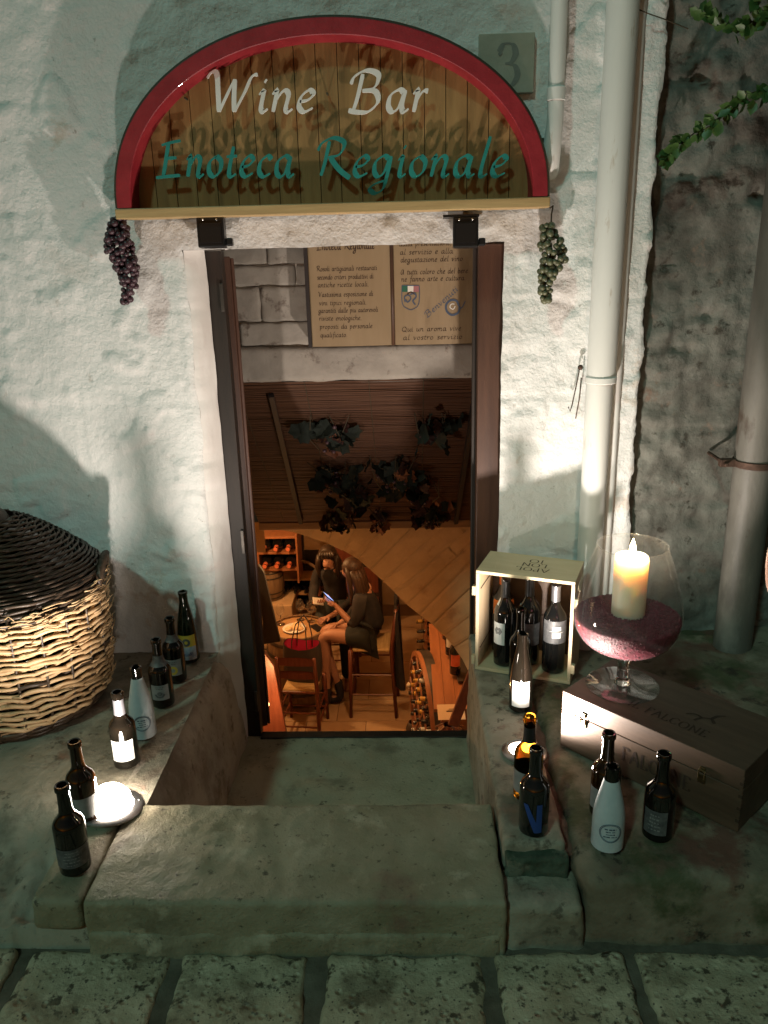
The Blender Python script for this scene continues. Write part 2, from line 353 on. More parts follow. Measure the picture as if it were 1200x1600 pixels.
# ---------------------------------------------------------------- stroke lettering
G = {
'a': (.86, [[(.64,.86),(.44,1.0),(.14,.75),(.08,.25),(.24,.0),(.46,.2),(.64,.86)], [(.68,.98),(.58,.3),(.66,.0),(.84,.14)]]),
'b': (.78, [[(.26,1.9),(.12,.8),(.10,.15),(.3,0),(.55,.2),(.62,.7),(.44,.98),(.16,.6)]]),
'c': (.66, [[(.60,.84),(.42,1),(.14,.72),(.08,.25),(.26,0),(.56,.16)]]),
'd': (.86, [[(.62,.86),(.42,1.0),(.12,.72),(.08,.22),(.24,.0),(.46,.2),(.62,.8)], [(.84,1.9),(.62,.4),(.68,.0),(.86,.14)]]),
'e': (.68, [[(.10,.46),(.40,.56),(.58,.82),(.42,1),(.16,.72),(.08,.25),(.26,0),(.58,.18)]]),
'f': (.56, [[(.78,1.78),(.58,1.88),(.42,1.4),(.28,.3),(.12,-.5),(-.08,-.66)], [(.08,.94),(.62,.98)]]),
'g': (.86, [[(.62,.86),(.42,1.0),(.12,.72),(.08,.25),(.24,.0),(.46,.2),(.64,.84)], [(.70,.98),(.60,.1),(.46,-.6),(.16,-.82),(-.06,-.6),(.14,-.36),(.5,-.2)]]),
'h': (.82, [[(.28,1.9),(.06,0)], [(.12,.45),(.40,.96),(.62,.82),(.52,.2),(.60,0),(.76,.12)]]),
'i': (.40, [[(.04,.78),(.20,.98),(.12,.22),(.20,0),(.36,.14)], [(.22,1.34),(.30,1.50)]]),
'l': (.40, [[(.36,1.92),(.12,.3),(.20,0),(.38,.14)]]),
'm': (1.2, [[(.04,.8),(.18,.98),(.06,0)], [(.12,.45),(.38,.96),(.52,.8),(.42,0)], [(.48,.45),(.76,.96),(.94,.8),(.84,.15),(.94,0),(1.1,.14)]]),
'n': (.82, [[(.02,.8),(.18,.98),(.06,0)], [(.12,.45),(.40,.96),(.60,.82),(.52,.18),(.60,0),(.76,.14)]]),
'o': (.72, [[(.40,1.0),(.12,.72),(.08,.25),(.28,0),(.54,.25),(.60,.72),(.40,1.0)]]),
'p': (.80, [[(.06,.82),(.20,.98),(.02,-.8)], [(.12,.5),(.40,.98),(.64,.75),(.50,.18),(.26,0),(.10,.15)]]),
'q': (.82, [[(.62,.86),(.42,1.0),(.12,.72),(.08,.25),(.24,.0),(.46,.2),(.64,.84)], [(.70,.98),(.52,-.8)]]),
'r': (.60, [[(.02,.8),(.18,.98),(.08,0)], [(.13,.45),(.36,.92),(.56,.94)]]),
's': (.58, [[(.54,.86),(.34,1),(.14,.8),(.30,.52),(.44,.25),(.26,0),(.02,.12)]]),
't': (.50, [[(.32,1.45),(.14,.3),(.22,0),(.44,.14)], [(.02,.96),(.48,1.0)]]),
'u': (.84, [[(.04,.8),(.20,.98),(.10,.25),(.22,0),(.46,.25),(.62,.8)], [(.70,.98),(.58,.25),(.66,0),(.82,.14)]]),
'v': (.70, [[(.04,.86),(.16,.98),(.22,.0),(.48,.5),(.60,1.0)]]),
'z': (.66, [[(.12,.94),(.56,.96),(.08,.04),(.58,.06)]]),
'W': (1.75, [[(.0,1.55),(.14,1.80),(.34,1.75),(.40,.9),(.44,.0)], [(.44,.0),(.80,1.0),(1.0,1.5)], [(1.0,1.5),(.98,.7),(1.0,.0)], [(1.0,.0),(1.36,.9),(1.60,1.60),(1.82,1.72)]]),
'B': (1.25, [[(.40,1.70),(.26,.7),(.12,.04)], [(-.02,1.25),(.12,1.62),(.55,1.86),(.98,1.66),(.86,1.1),(.42,.95)], [(.42,.95),(.90,.92),(1.02,.45),(.70,.02),(.30,-.02),(-.06,.06)]]),
'E': (1.20, [[(.52,1.66),(.40,.8),(.28,.02)], [(.22,1.52),(.60,1.64),(1.05,1.74)], [(.40,.88),(.86,.92)], [(-.04,-.06),(.40,.0),(1.02,.06)]]),
'R': (1.30, [[(.42,1.70),(.28,.7),(.14,.04)], [(-.02,1.25),(.14,1.62),(.58,1.86),(1.0,1.62),(.84,1.08),(.40,.92)], [(.48,.92),(.85,.35),(1.30,-.08)]]),
'V': (1.1, [[(.0,1.5),(.18,1.75),(.36,.0)], [(.36,.0),(.75,1.2),(1.1,1.7)]]),
'A': (1.1, [[(.9,1.5),(.5,1.5),(.1,.7),(.2,.1),(.5,.1),(.85,1.5)], [(.9,1.5),(.8,.3),(.95,0)]]),
'Q': (1.2, [[(.7,1.6),(.2,1.2),(.1,.4),(.4,0),(.9,.3),(1.0,1.1),(.7,1.6)], [(.5,.2),(1.1,-.2)]]),
',': (.3, [[(.14,.1),(.04,-.25)]]), '.': (.3, [[(.08,0),(.14,.1)]]), ' ': (.62, []),
}
SER = {  # upright serif capitals, height 1
'A': (.86, [[(.06,0),(.42,1)], [(.42,1),(.78,0)], [(.20,.36),(.64,.36)], [(-.02,0),(.16,0)], [(.66,0),(.90,0)]]),
'P': (.70, [[(.16,0),(.16,1)], [(.16,1),(.46,.98),(.60,.76),(.46,.52),(.16,.50)], [(.04,0),(.30,0)], [(.04,1),(.16,1)]]),
'O': (.92, [[(.44,1),(.14,.82),(.06,.5),(.14,.18),(.44,0),(.74,.18),(.82,.5),(.74,.82),(.44,1)]]),
'L': (.70, [[(.16,0),(.16,1)], [(.04,0),(.60,0)], [(.60,0),(.64,.2)], [(.04,1),(.30,1)]]),
'N': (.92, [[(.14,0),(.14,1)], [(.14,1),(.76,0)], [(.76,0),(.76,1)], [(.02,0),(.26,0)], [(.64,1),(.88,1)], [(.0,1),(.14,1)]]),
'I': (.40, [[(.18,0),(.18,1)], [(.06,0),(.30,0)], [(.06,1),(.30,1)]]),
'F': (.68, [[(.16,0),(.16,1)], [(.04,1),(.58,1)], [(.58,1),(.60,.82)], [(.16,.54),(.44,.54)], [(.04,0),(.30,0)]]),
'C': (.82, [[(.74,.82),(.44,1),(.14,.80),(.06,.5),(.14,.2),(.44,0),(.76,.2)]]),
'E': (.68, [[(.16,0),(.16,1)], [(.04,1),(.58,1)], [(.16,.54),(.46,.54)], [(.04,0),(.60,0)], [(.60,0),(.64,.18)], [(.58,1),(.60,.84)]]),
'3': (.62, [[(.08,.80),(.20,.98),(.42,.96),(.50,.76),(.40,.58),(.24,.54)], [(.24,.54),(.48,.48),(.56,.26),(.42,.04),(.18,.02),(.06,.18)], [(.06,.18),(.12,.24)], [(.08,.80),(.14,.74)]]),
' ': (.5, []),
}
def smooth_pts(p, k=5):
    if len(p) < 3: 
        return [(p[0][0]+(p[1][0]-p[0][0])*i/3, p[0][1]+(p[1][1]-p[0][1])*i/3) for i in range(4)]
    out = []
    for i in range(len(p)-1):
        p0 = p[i-1] if i else p[i]; p1 = p[i]; p2 = p[i+1]; p3 = p[i+2] if i+2 < len(p) else p2
        for j in range(k):
            t = j/k; t2 = t*t; t3 = t2*t
            out.append(tuple(.5*((2*p1[c])+(-p0[c]+p2[c])*t+(2*p0[c]-5*p1[c]+4*p2[c]-p3[c])*t2+(-p0[c]+3*p1[c]-3*p2[c]+p3[c])*t3) for c in (0, 1)))
    out.append(p[-1]); return out
def stroke(m, pts, fn, wmax, wmin, nib, depth, k=5, d0=0.0):
    """a pen stroke as a thin solid; fn(u, v, d) maps lettering space to the object"""
    pts = smooth_pts(pts, k); n = len(pts); L = []; Rr = []
    for i, p in enumerate(pts):
        a = pts[max(i-1, 0)]; b = pts[min(i+1, n-1)]; dx, dy = b[0]-a[0], b[1]-a[1]; l = math.hypot(dx, dy) or 1
        dx /= l; dy /= l; wd = max(wmin, wmax*abs(math.sin(math.atan2(dy, dx)-nib)))*.5
        if i in (0, n-1): wd *= .75
        L.append((p[0]-dy*wd, p[1]+dx*wd)); Rr.append((p[0]+dy*wd, p[1]-dx*wd))
    vs_ = [fn(q[0], q[1], d0+depth) for q in L]+[fn(q[0], q[1], d0+depth) for q in Rr]
    if depth > .0006:
        vs_ += [fn(q[0], q[1], 0) for q in L]+[fn(q[0], q[1], 0) for q in Rr]
    fs_ = [(i, i+1, n+i+1, n+i) for i in range(n-1)]
    if depth > .0006:
        fs_ += [(2*n+i, 3*n+i, 3*n+i+1, 2*n+i+1) for i in range(n-1)]
        fs_ += [(i, 2*n+i, 2*n+i+1, i+1) for i in range(n-1)]+[(n+i, n+i+1, 3*n+i+1, 3*n+i) for i in range(n-1)]
        fs_ += [(0, n, 3*n, 2*n), (n-1, 3*n-1, 4*n-1, 2*n-1)]
    m.add(vs_, fs_)
def textwidth(s, font, sp): return sum(font[c][0]+sp for c in s)-sp
def write(s, font, fn, size, sx=1, sp=.06, wmax=.2, wmin=.06, nib=R(40), depth=.0004, k=4, each=None):
    """write s; fn(u, v, d) in metres. each(char, MB) builds letters apart, otherwise one MB is returned"""
    m = MB(); x = 0
    for c in s:
        adv, strokes = font[c]; mm = MB() if each else m
        for q, st in enumerate(strokes):
            pts = [((x+a)*sx, b) for (a, b) in st]
            stroke(mm, pts, lambda u, v, d: fn(u*size, v*size, d), wmax, wmin, nib, depth, k, d0=.00012*q)
        if each and strokes: each(c, mm)
        x += adv+sp
    return m

def sst(t): t = min(1, max(0, t)); return t*t*(3-2*t)
# ---------------------------------------------------------------- setting: street
street = MB().grid(200, 200, lambda a, b: V((-15+30*a, -24+25.58*b, -.013+.004*noise.noise(V((a*90,b*90,0)))))).build('street', M['mortar']); tag(street, kind='structure')
def paving(x0, x1, y0, y1, fine):
    g = .016
    m = rounded_box(x0+g, x1-g, y0+g, y1-g, -.09, rnd.uniform(-.004,.005), .015, .011 if fine else .045, .0065, 18, rnd.uniform(0,90), warp=.018)
    m.build('paving_stone', M['paving'], street, smooth=True)
xs = [-2.2,-1.75,-1.33,-.92,-.50,-.235,.19,.50,.93,1.35,1.8]
jx = [atz(262,1520,0).x, atz(497,1520,0).x, atz(765,1520,0).x, atz(988,1500,0).x]
xs = [-2.1,-1.7,-1.25,-.93]+jx+[.92,1.3,1.75]
for i in range(len(xs)-1): paving(xs[i], xs[i+1], 1.02, 1.475, True)
y = 1.02
for r_ in range(7):
    d = rnd.uniform(.32,.46); x = -2.3+rnd.uniform(0,.3)
    while x < 2.2:
        w_ = rnd.uniform(.3,.55); paving(x, x+w_, y-d, y, False); x += w_
    y -= d
# step block, left end block, landing
m = rounded_box(-.775, .204, 1.455, 1.80, -.03, .14, .009, .008, .0035, 16, 3, warp=.006)
m.build('stone_step', M['step'])
tag(bpy.data.objects['stone_step'], kind='structure')
m = rounded_box(-.775, .200, 1.452, 1.50, -.03, .052, .012, .011, .008, 14, 31, warp=.01); o = m.build('step_skirt', M['step'], bpy.data.objects['stone_step'], smooth=True)
for p in bpy.data.objects['stone_step'].data.polygons: p.use_smooth = True
m = rounded_box(-.905, -.779, 1.462, 1.80, .05, .138, .018, .011, .006, 9, 5, warp=.006)
o = m.build('step_end_block', M['step'], smooth=True); tag(o, kind='structure')
m = rounded_box(-.93, -.780, 1.485, 1.80, -.03, .062, .03, .011, .022, 14, 8, warp=.01)
o = m.build('rubble_base', M['mortar'], smooth=True); tag(o, kind='structure')
m = rounded_box(-.74, .24, 1.79, 2.76, -.36, -.28, .01, .012, .004, 12, 5)
o = m.build('landing_slab', M['landing'], smooth=True); tag(o, kind='structure')
# left plinth with its worn side running down to the landing
def lp(a, b):
    x = -3.2+2.47*a**.5; y = 1.465+1.235*b
    z = .138+.004*fbm((x,y,0), 5, 4, 2)+.0012*noise.noise(V((x*50, y*50, 0)))
    if y < 1.84:
        k = sst((1.84-y)/.30)
        if x < -.90: z -= k*(.105-.05*fbm((x,y,0), 6, 4, 5)); z += .014*fbm((x,y,0), 14, 4, 7)*k
        elif y < 1.80: z = .085
    if b == 0: z = -.06; y += .004
    return V((x, y, z))
m = MB().grid(240, 120, lp)
left_plinth = m.build('left_plinth', M['plinth'], smooth=True); tag(left_plinth, kind='structure')
def side(a, b):
    y = 1.795+.93*a; z = .13-.43*b
    x = -.735+.075*b+.010*math.sin(b*3.1)+.008*fbm((0,y,z), 7, 4, 9)
    if b < .30: k = 1-b/.30; x -= .085*k*k*(1+.5*noise.noise(V((0, y*6, 4)))); z = .137-.124*(1-k)**1.6+.003*fbm((x,y,z), 9, 4, 2)
    return V((x, y, z))
m = MB().grid(90, 50, side); o = m.build('passage_side_wall', M['cement_side'], smooth=True); tag(o, kind='structure')
# rubble street-side face left of the step
# right plinth: narrow slab by the passage, earthy groove, broad mossy slab
m = rounded_box(.209, .362, 1.60, 2.72, -.30, .182, .012, .011, .005, 9, 15, warp=.006)
rs = m.build('narrow_slab', M['plinth'], smooth=True); tag(rs, kind='structure')
m = rounded_box(.206, .392, 1.468, 1.600, -.05, .112, .022, .01, .010, 9, 17, warp=.008)
o = m.build('slab_toe', M['plinth'], smooth=True); tag(o, kind='structure')
m = rounded_box(.219, .366, 1.566, 1.606, .06, .160, .006, .006, .007, 26, 18, warp=.008); o = m.build('mossy_patch', M['moss'], smooth=True); tag(o, kind='structure')
m = MB().grid(12, 90, lambda a, b: V((.346+.052*a+.003*math.sin(b*9), 1.595+1.10*b, .150+.008*math.sin(math.pi*a)*0+.009*fbm((a*3,b*26,0),1,3)))); o = m.build('earth_groove', M['groove'], smooth=True); tag(o, kind='structure')
m = rounded_box(.386, 3.2, 1.49, 2.78, -.08, .178, .036, .012, .014, 8, 21, warp=.012)
o = m.build('right_plinth', M['plinth_r'], smooth=True); tag(o, kind='structure')

# ---------------------------------------------------------------- facade wall with its door opening
WY = 2.68; DX0, DX1, DZ = -.72, .310, 1.572
def frange(a, b, s): 
    n = max(1, int(round((b-a)/s))); return [a+(b-a)*i/n for i in range(n)]
def wy(x, z):
    d = .010*fbm((x,0,z), 2.2, 3, 4)+.006*fbm((x,0,z), 11, 5, 8)+.0018*noise.noise(V((x*44,1,z*44)))
    mk = .5+.9*noise.noise(V((x*1.7+9, 2, z*1.4)))
    d = .0075*fbm((x,0,z), 2.2, 3, 4)+(.0022+.0042*max(0, mk))*fbm((x,0,z), 13, 6, 8)+(.0012+.0030*max(0, mk))*noise.noise(V((x*43,1,z*43)))
    cz_ = int(math.floor((z-.15)/.31)); ox_ = .37*(cz_ % 2); rx_ = ((x+ox_+20) % .74)-.37
    d += .006*math.exp(-(rx_/.010)**2)*max(0, .6+noise.noise(V((x*2, 7, z*2))))
    q = fbm((x,0,z), 6, 3, 33)
    if q > .22: d -= min(.009, (q-.22)*.05)
    t = noise.noise(V((x*42, 3, z*42)))
    if t > .45: d -= (t-.45)*.022
    r2 = (z % .31)                                   # soft traces of the coursed blocks under the plaster
    d += .006*math.exp(-((r2-.15)/.012)**2)*(.5+.5*noise.noise(V((x*1.5, 7, z))))
    if .40 < x < .64: d -= .009*sst((1.762+.006*noise.noise(V((x*40,0,0)))-z)/.008)*sst((z-1.60)/.12)
    return WY+d
def jx0(z): return DX0+.010*fbm((0,0,z), 5, 4, 2)-(.03*max(0, .30-z) if z < .3 else 0)
def jx1(z): return DX1+.004*fbm((0,0,z), 6, 4, 5)
def ltz(x): return DZ+.0035*fbm((x,0,0), 8, 4, 5)
X = frange(-3.4,-1.7,.06)+frange(-1.7,DX0,.0115)+frange(DX0,DX1,.0115)+frange(DX1,.772,.0105)+[.772]
Z = frange(-.40,.10,.05)+frange(.10,DZ,.0115)+frange(DZ,2.36,.0115)+frange(2.36,4.6,.08)+[4.6]
ix0 = min(range(len(X)), key=lambda i: abs(X[i]-DX0)); ix1 = min(range(len(X)), key=lambda i: abs(X[i]-DX1))
iz = min(range(len(Z)), key=lambda i: abs(Z[i]-DZ)); m = MB(); nx = len(X)
def redge(z): return .012*fbm((4,0,z), 9, 5, 2)+.004*noise.noise(V((0,0,z*60)))
vs_ = []
for j, z in enumerate(Z):
    for i, x in enumerate(X):
        xx, zz = x, z
        if i == ix0 and j <= iz: xx = jx0(z)
        elif i == ix1 and j <= iz: xx = jx1(z)
        if j == iz and ix0 <= i <= ix1: zz = ltz(x)
        if i == nx-1: xx += redge(z)
        y_ = wy(xx, zz)
        if i == ix0 and j < iz: y_ += .010
        if i == nx-1: y_ += .012
        vs_.append(V((xx, y_, zz)))
fs_ = [(j*nx+i, j*nx+i+1, (j+1)*nx+i+1, (j+1)*nx+i) for j in range(len(Z)-1) for i in range(nx-1) if not (ix0 <= i < ix1 and j < iz)]
m.add(vs_, fs_)
for j in range(len(Z)-1):        # return of the wall's right edge
    a, b = vs_[j*nx+nx-1], vs_[(j+1)*nx+nx-1]
    m.add([a, b, V((b.x-.004, WY+.12, b.z)), V((a.x-.004, WY+.12, a.z))], [(0,1,2,3)])
facade = m.build('plaster_wall', M['plaster'], smooth=True, merge=False)
facade['kind'] = 'structure'
m = MB()                        # reveals
zs = [z for z in Z if z <= DZ]
zs[-1] = DZ
def revl(a, b):
    j = int(round(b*(len(zs)-1))); z = zs[j]; x0 = jx0(z); y0 = wy(x0, z)+.010
    t = a; return V((x0+(-.662-x0)*t**.8+.003*fbm((a,0,z), 8, 3), y0+(2.745-y0)*t**1.2, z if z > .12 else z))
m.grid(8, len(zs)-1, revl)
m.grid(4, len(zs)-1, lambda a, b: (lambda z: V((jx1(z)+.006*a, wy(jx1(z), z)+a*.06, z)))(zs[int(round(b*(len(zs)-1)))]))
m.grid(ix1-ix0, 6, lambda a, b: (lambda x: V((x, wy(x, ltz(x))+(3.19-WY)*b, ltz(x)+.006*b)))(X[ix0+int(round(a*(ix1-ix0)))]))
o = m.build('door_reveal', M['reveal'], facade, smooth=True)
# grey rubble wall beyond
def gw(a, b):
    x = .76+2.6*a**1.5; z = -.05+4.6*b
    q = fbm((x,0,z), 4.2, 5, 11); d = .020*q+.010*fbm((x,0,z), 18, 4, 3)
    t = noise.noise(V((x*14, 9, z*14)))
    if t > .32: d += (t-.32)*.05
    rz = (z+.05*noise.noise(V((x*2,0,1)))) % .27
    d += .012*math.exp(-((rz-.13)/.010)**2)*(1 if noise.noise(V((x*1.2, 3, z*.8))) > -.1 else .15)
    return V((x, 2.745+d, z))
m = MB().grid(150, 330, gw); o = m.build('weathered_stone_wall', M['greystone'], smooth=True); tag(o, kind='structure')

# house number tile
p0 = at(745,150,WY-.012); p1 = at(838,48,WY-.012)
t = thing('number_tile', 'square grey house number tile reading 3 beside the sign', 'house number', ((p0.x+p1.x)/2, WY-.006, (p0.z+p1.z)/2))
hw, hh = (p1.x-p0.x)/2-.004, (p1.z-p0.z)/2-.004
MB().box(-hw, hw, -.010, .02, -hh, hh).build('tile_plate', M['tile'], t, bevel=.002)
write('3', SER, lambda u, v, d: V((-.031+u, -.0102-d, -.062+v)), .115, wmax=.16, wmin=.05, nib=R(0), depth=.0005, k=6).build('digit', M['number'], t)

# ---------------------------------------------------------------- pipes
def pipe_pts(x, y, z0, z1, n=2): return [V((x, y, z0+(z1-z0)*i/(n-1))) for i in range(n)]
t = thing('white_downpipe', 'tall white painted downpipe with a collar beside the doorway', 'downpipe', (0,0,0))
px = .626; py_ = WY-.055
MB().tube(pipe_pts(px, py_, 1.135, 4.5, 12), .046, 28).build('upper_pipe', M['pipe'], t, smooth='auto')
MB().tube(pipe_pts(px-.004, py_, .172, 1.17, 8), .042, 28).build('lower_pipe', M['pipe'], t, smooth='auto')
MB().lathe([(.0465,0),(.050,.003),(.050,.020),(.0465,.023)], 28, c=(px, py_, 1.128)).build('collar', M['pipe'], t, smooth='auto')
MB().tube([V((px+.062, WY-.012, z)) for z in (.18,1.,2.,3.,4.5)], .016, 12).build('side_conduit', M['pipe'], t, smooth='auto')
m = MB(); c = at(905,575,2.645)
m.tube([c+V((.01,.02,0)), c, c+V((-.002,-.01,-.01)), c+V((-.01,-.012,-.06)), c+V((-.020,-.012,-.12)), c+V((-.026,-.014,-.14)), c+V((-.032,-.012,-.125))], .0022, 6)
m.tube([c+V((.006,-.01,-.03)), c+V((.004,-.012,-.09)), c+V((-.006,-.012,-.165))], .002, 6)
m.ball(c+V((.004,.0,.002)), .009, 5)
o = m.build('wire_hook', M['rust'], smooth=True); tag(o, 'thin rusty wire hook hanging beside the white pipe collar', 'hook')
t = thing('small_waste_pipe', 'short thin white pipe curving into the wall above the sign corner', 'pipe', (0,0,0))
q0 = at(877,0,2.62); xq = q0.x-.004
pts = [V((xq, 2.625, 3.6)), V((xq, 2.625, 2.6)), V((xq, 2.625, at(873,140,2.625).z))]
MB().tube(pts, .024, 20).build('upper_pipe', M['pipe'], t, smooth='auto')
zc = at(873,155,2.625).z
MB().lathe([(.024,-.004),(.0275,-.003),(.0275,.03),(.024,.034)], 20, c=(xq, 2.625, zc)).build('collar', M['pipe'], t, smooth='auto')
bend = [V((xq, 2.625, zc+.0)), V((xq, 2.625, zc-.06)), V((xq-.004, 2.627, zc-.11)), V((xq-.006, 2.640, zc-.155)), V((xq-.004, 2.662, zc-.185)), V((xq, 2.70, zc-.195))]
MB().tube(bend, [.024,.024,.026,.028,.028,.028], 20).build('elbow', M['pipe'], t, smooth='auto')
t = thing('grey_downpipe', 'thick grey weathered downpipe at the right edge against the stone wall', 'downpipe', (0,0,0))
gp = atz(1150,1085,.17); gx = at(1186,400,2.60).x+.062; gy = 2.60
MB().tube([V((gx, gy, z)) for z in (.15,.5,1,1.5,2,2.5,4.4)], .064, 28).build('pipe', M['greypipe'], t, smooth='auto')
cz = at(1165,730,2.54).z
MB().lathe([(.066,0),(.070,.002),(.070,.022),(.066,.024)], 28, c=(gx, gy, cz-.012)).build('clamp', M['rust'], t, smooth='auto')
m = MB().box(gx-.115, gx-.06, gy-.012, gy+.012, cz-.012, cz+.014); m.tube([V((gx-.10, gy-.03, cz)), V((gx-.10, gy+.14, cz))], .007, 8)
m.build('bracket', M['rust'], t, bevel=.003)
MB().tube([at(996,14,2.64), at(1015,22,2.645), at(1038,30,2.66), at(1075,45,2.70)], .0018, 5).build('twig', M['stem'], facade)

# ---------------------------------------------------------------- sign over the door
SY = 2.565                                    # front of the rim
L0 = at(181,334,SY); L1 = at(858,333,SY)
scx, swid, sz = (L0.x+L1.x)/2, (L1.x-L0.x)/2, (L0.z+L1.z)/2
top = at(520,22,SY).z; SH = top-sz
sign = thing('arched_wine_bar_sign', 'arched wooden sign reading Wine Bar Enoteca Regionale with red rim', 'sign', (scx, SY, sz))
sh = .032
def arc(r_in, a):     # upper part of an ellipse standing on the ledge
    return V(((swid-r_in)*math.cos(a), 0, sh+(SH-sh-r_in)*math.sin(a)**.92 if math.sin(a) > 0 else sh))
m = MB(); n = 96; y0, y1 = 0, .085
def ringprof(m, prof, n=96):      # prof list of (inset, y)
    vs_ = []; k = len(prof)
    for i in range(n+1):
        a = math.pi*i/n
        for (ins, yy) in prof:
            p = arc(ins, a); vs_.append(V((p.x, yy, p.z)))
    fs_ = [(i*k+j, i*k+(j+1) % k, (i+1)*k+(j+1) % k, (i+1)*k+j) for i in range(n) for j in range(k)]
    m.add(vs_, fs_); m.add([vs_[j] for j in range(k)], [tuple(range(k))]); m.add([vs_[n*k+j] for j in range(k)], [tuple(range(k))])
ringprof(m, [(.006,.0005),(.008,-.001),(.048,-.001),(.050,.001),(.056,.066),(.006,.066)])
m.build('rim', M['red'], sign, smooth=False)
m = MB(); ringprof(m, [(0,.003),(.006,.001),(.0058,.064),(.0,.085)]); m.build('rim_edge', M['darkedge'], sign, smooth='auto')
BY = .064
nb = 19; bw = 2*(swid-.05)/nb
for i in range(nb):
    x0 = -(swid-.05)+i*bw; x1 = x0+bw-.0022; m = MB(); k = 6
    def topz(x):
        q = min(1, abs(x)/(swid-.045)); return sh+(SH-sh-.046)*math.sqrt(max(0, 1-q*q))**.92+.004
    dy = rnd.uniform(-.0012,.0012)
    vs_ = []
    for s_ in range(k+1):
        x = x0+(x1-x0)*s_/k
        vs_ += [V((x, BY+dy, .02)), V((x, BY+dy, max(.03, topz(x)))), V((x, BY+.014, .02)), V((x, BY+.014, max(.03, topz(x))))]
    fs_ = []
    for s_ in range(k):
        a = s_*4; b = a+4; fs_ += [(a,b,b+1,a+1), (a+2,a+3,b+3,b+2), (a+1,b+1,b+3,a+3), (a,a+2,b+2,b)]
    fs_ += [(0,1,3,2), (k*4,k*4+2,k*4+3,k*4+1)]
    m.add(vs_, fs_); m.build('plank', M['board'], sign)
o = MB().box(-swid+.01, swid-.01, BY+.0145, BY+.024, .015, .2).build('backing', M['darkedge'], sign)
MB().box(-swid-.002, swid+.002, -.002, .085, 0, .030).build('ledge', M['ledge'], sign, bevel=.003)
LY = .032    # letters stand off the planks
def word(s, xa, xb, yb_, xh, mtl, wmax=.25):
    a = at(xa, yb_, SY+LY)-sign.location; b = at(xb, yb_, SY+LY)-sign.location; a.y = b.y = 0
    size = xh; wd = textwidth(s, G, .10)*size; sx = (b.x-a.x)/wd; sl_ = (b.z-a.z)/(b.x-a.x)
    def fn(u, v, d): return V((a.x+u+.10*v, LY-d, a.z+v+sl_*u))
    def each(c, mm):
        o = mm.build('letter', mtl, sign, merge=False)
    write(s, G, fn, size, sx=sx, sp=.10, wmax=wmax, wmin=.085, nib=R(38), depth=.006, k=6, each=each)
word('Wine', 324, 493, 175, .057, M['letw'], .30)
word('Bar', 547, 668, 175, .058, M['letw'], .30)
word('Enoteca', 246, 460, 276, .057, M['lett'], .28)
word('Regionale', 496, 792, 276, .057, M['lett'], .28)
# hidden standoffs behind the words
m = MB()
for (x_, z_) in ((-.42,.33),(.0,.33),(.25,.33),(-.4,.12),(.1,.12),(.4,.12)): m.box(x_-.002, x_+.002, LY, BY, z_, z_+.004)
m.build('standoff', M['darkedge'], sign)

# floodlight heads under the sign
for (px0, px1, lab, rz) in ((306,348,'left black floodlight hanging under the sign ledge',R(4)), (708,748,'right black floodlight hanging under the sign ledge',R(-2))):
    a = at(px0,338,2.60); b = at(px1,338,2.60); zb = at(px0,388,2.60).z; wdt = b.x-a.x
    t = thing('floodlight', lab, 'floodlight', ((a.x+b.x)/2, 2.615, a.z), (R(-4),0,rz), 'floodlights under the sign')
    h_ = a.z-zb
    MB().box(-wdt/2, wdt/2, -.02, .03, -h_, -.004).build('housing', M['black'], t, bevel=.004)
    MB().box(-wdt/2+.008, wdt/2-.008, -.024, -.0205, -h_+.012, -.022).build('lens', M['blackglass'], t, bevel=.001)
    MB().box(-wdt/2-.03, wdt/2+.002, -.018, .03, -.0035, .004).build('bracket', M['black'], t, bevel=.001)
    MB().box(wdt/2+.001, wdt/2+.022, -.01, .02, -h_+.005, -h_+.028).build('knob', M['black'], t, bevel=.004)
    m = MB(); m.ball((-wdt/4,-.022,-.012), .004, 4); m.ball((wdt/4,-.022,-.012), .004, 4); m.build('screw', M['screw'], t, smooth=True)
o = MB(); c = at(352,384,2.72); c2 = at(385,379,2.72)
o.add([at(352,378,2.74), at(384,378,2.74), at(370,386,2.74), at(352,391,2.74), at(352,378,2.78), at(384,378,2.78), at(370,386,2.78), at(352,391,2.78)],
      [(0,1,2,3),(4,7,6,5),(0,4,5,1),(1,5,6,2),(2,6,7,3),(3,7,4,0)])
o = o.build('lintel_patch', M['reveal'], facade)

# hanging bunches of grapes
def bunch(label, cat, px, ytop, ybot, wmaxpx, mtl, n, Y, seed):
    rr = random.Random(seed); a = at(px, ytop, Y); zt = a.z; zb = at(px, ybot, Y).z; H = zt-zb; W = (at(px+wmaxpx, ytop, Y).x-a.x)/2
    t = thing('grape_bunch', label, cat, (a.x, Y, zt), group='hanging bunches of grapes')
    g = MB().ball((0,0,0), .0105, 6).mesh('grape', smooth=True); g.materials.append(mtl)
    k = 0
    pts = []
    for tries in range(6000):
        if k >= n: break
        f = rr.random(); wd = W*(.35+.75*math.sin(min(1, f*1.9)*math.pi/2))*(1-.78*max(0, f-.35)/.65)+.002
        ang = rr.uniform(0, 6.283); q = wd*math.sqrt(rr.uniform(.35,1)); p = V((q*math.cos(ang)+.010*math.sin(f*7+seed), q*.75*math.sin(ang)-.012, -f*H+.0))
        if any((p-o_).length < .0135 for o_ in pts): continue
        pts.append(p); s_ = rr.uniform(.66,1.18); inst(g, 'grape', t, p, (rr.uniform(0,3),rr.uniform(0,3),0), (s_,s_,s_*1.08)); k += 1
    m = MB().tube([V((0,.02,.05)), V((.004,-.01,.055)), V((.0,-.012,.03)), V((0,-.012,-H*.5)), V((0,-.012,-H*.95))], .0024, 5)
    m.build('stalk', M['stem'], t, smooth=True)
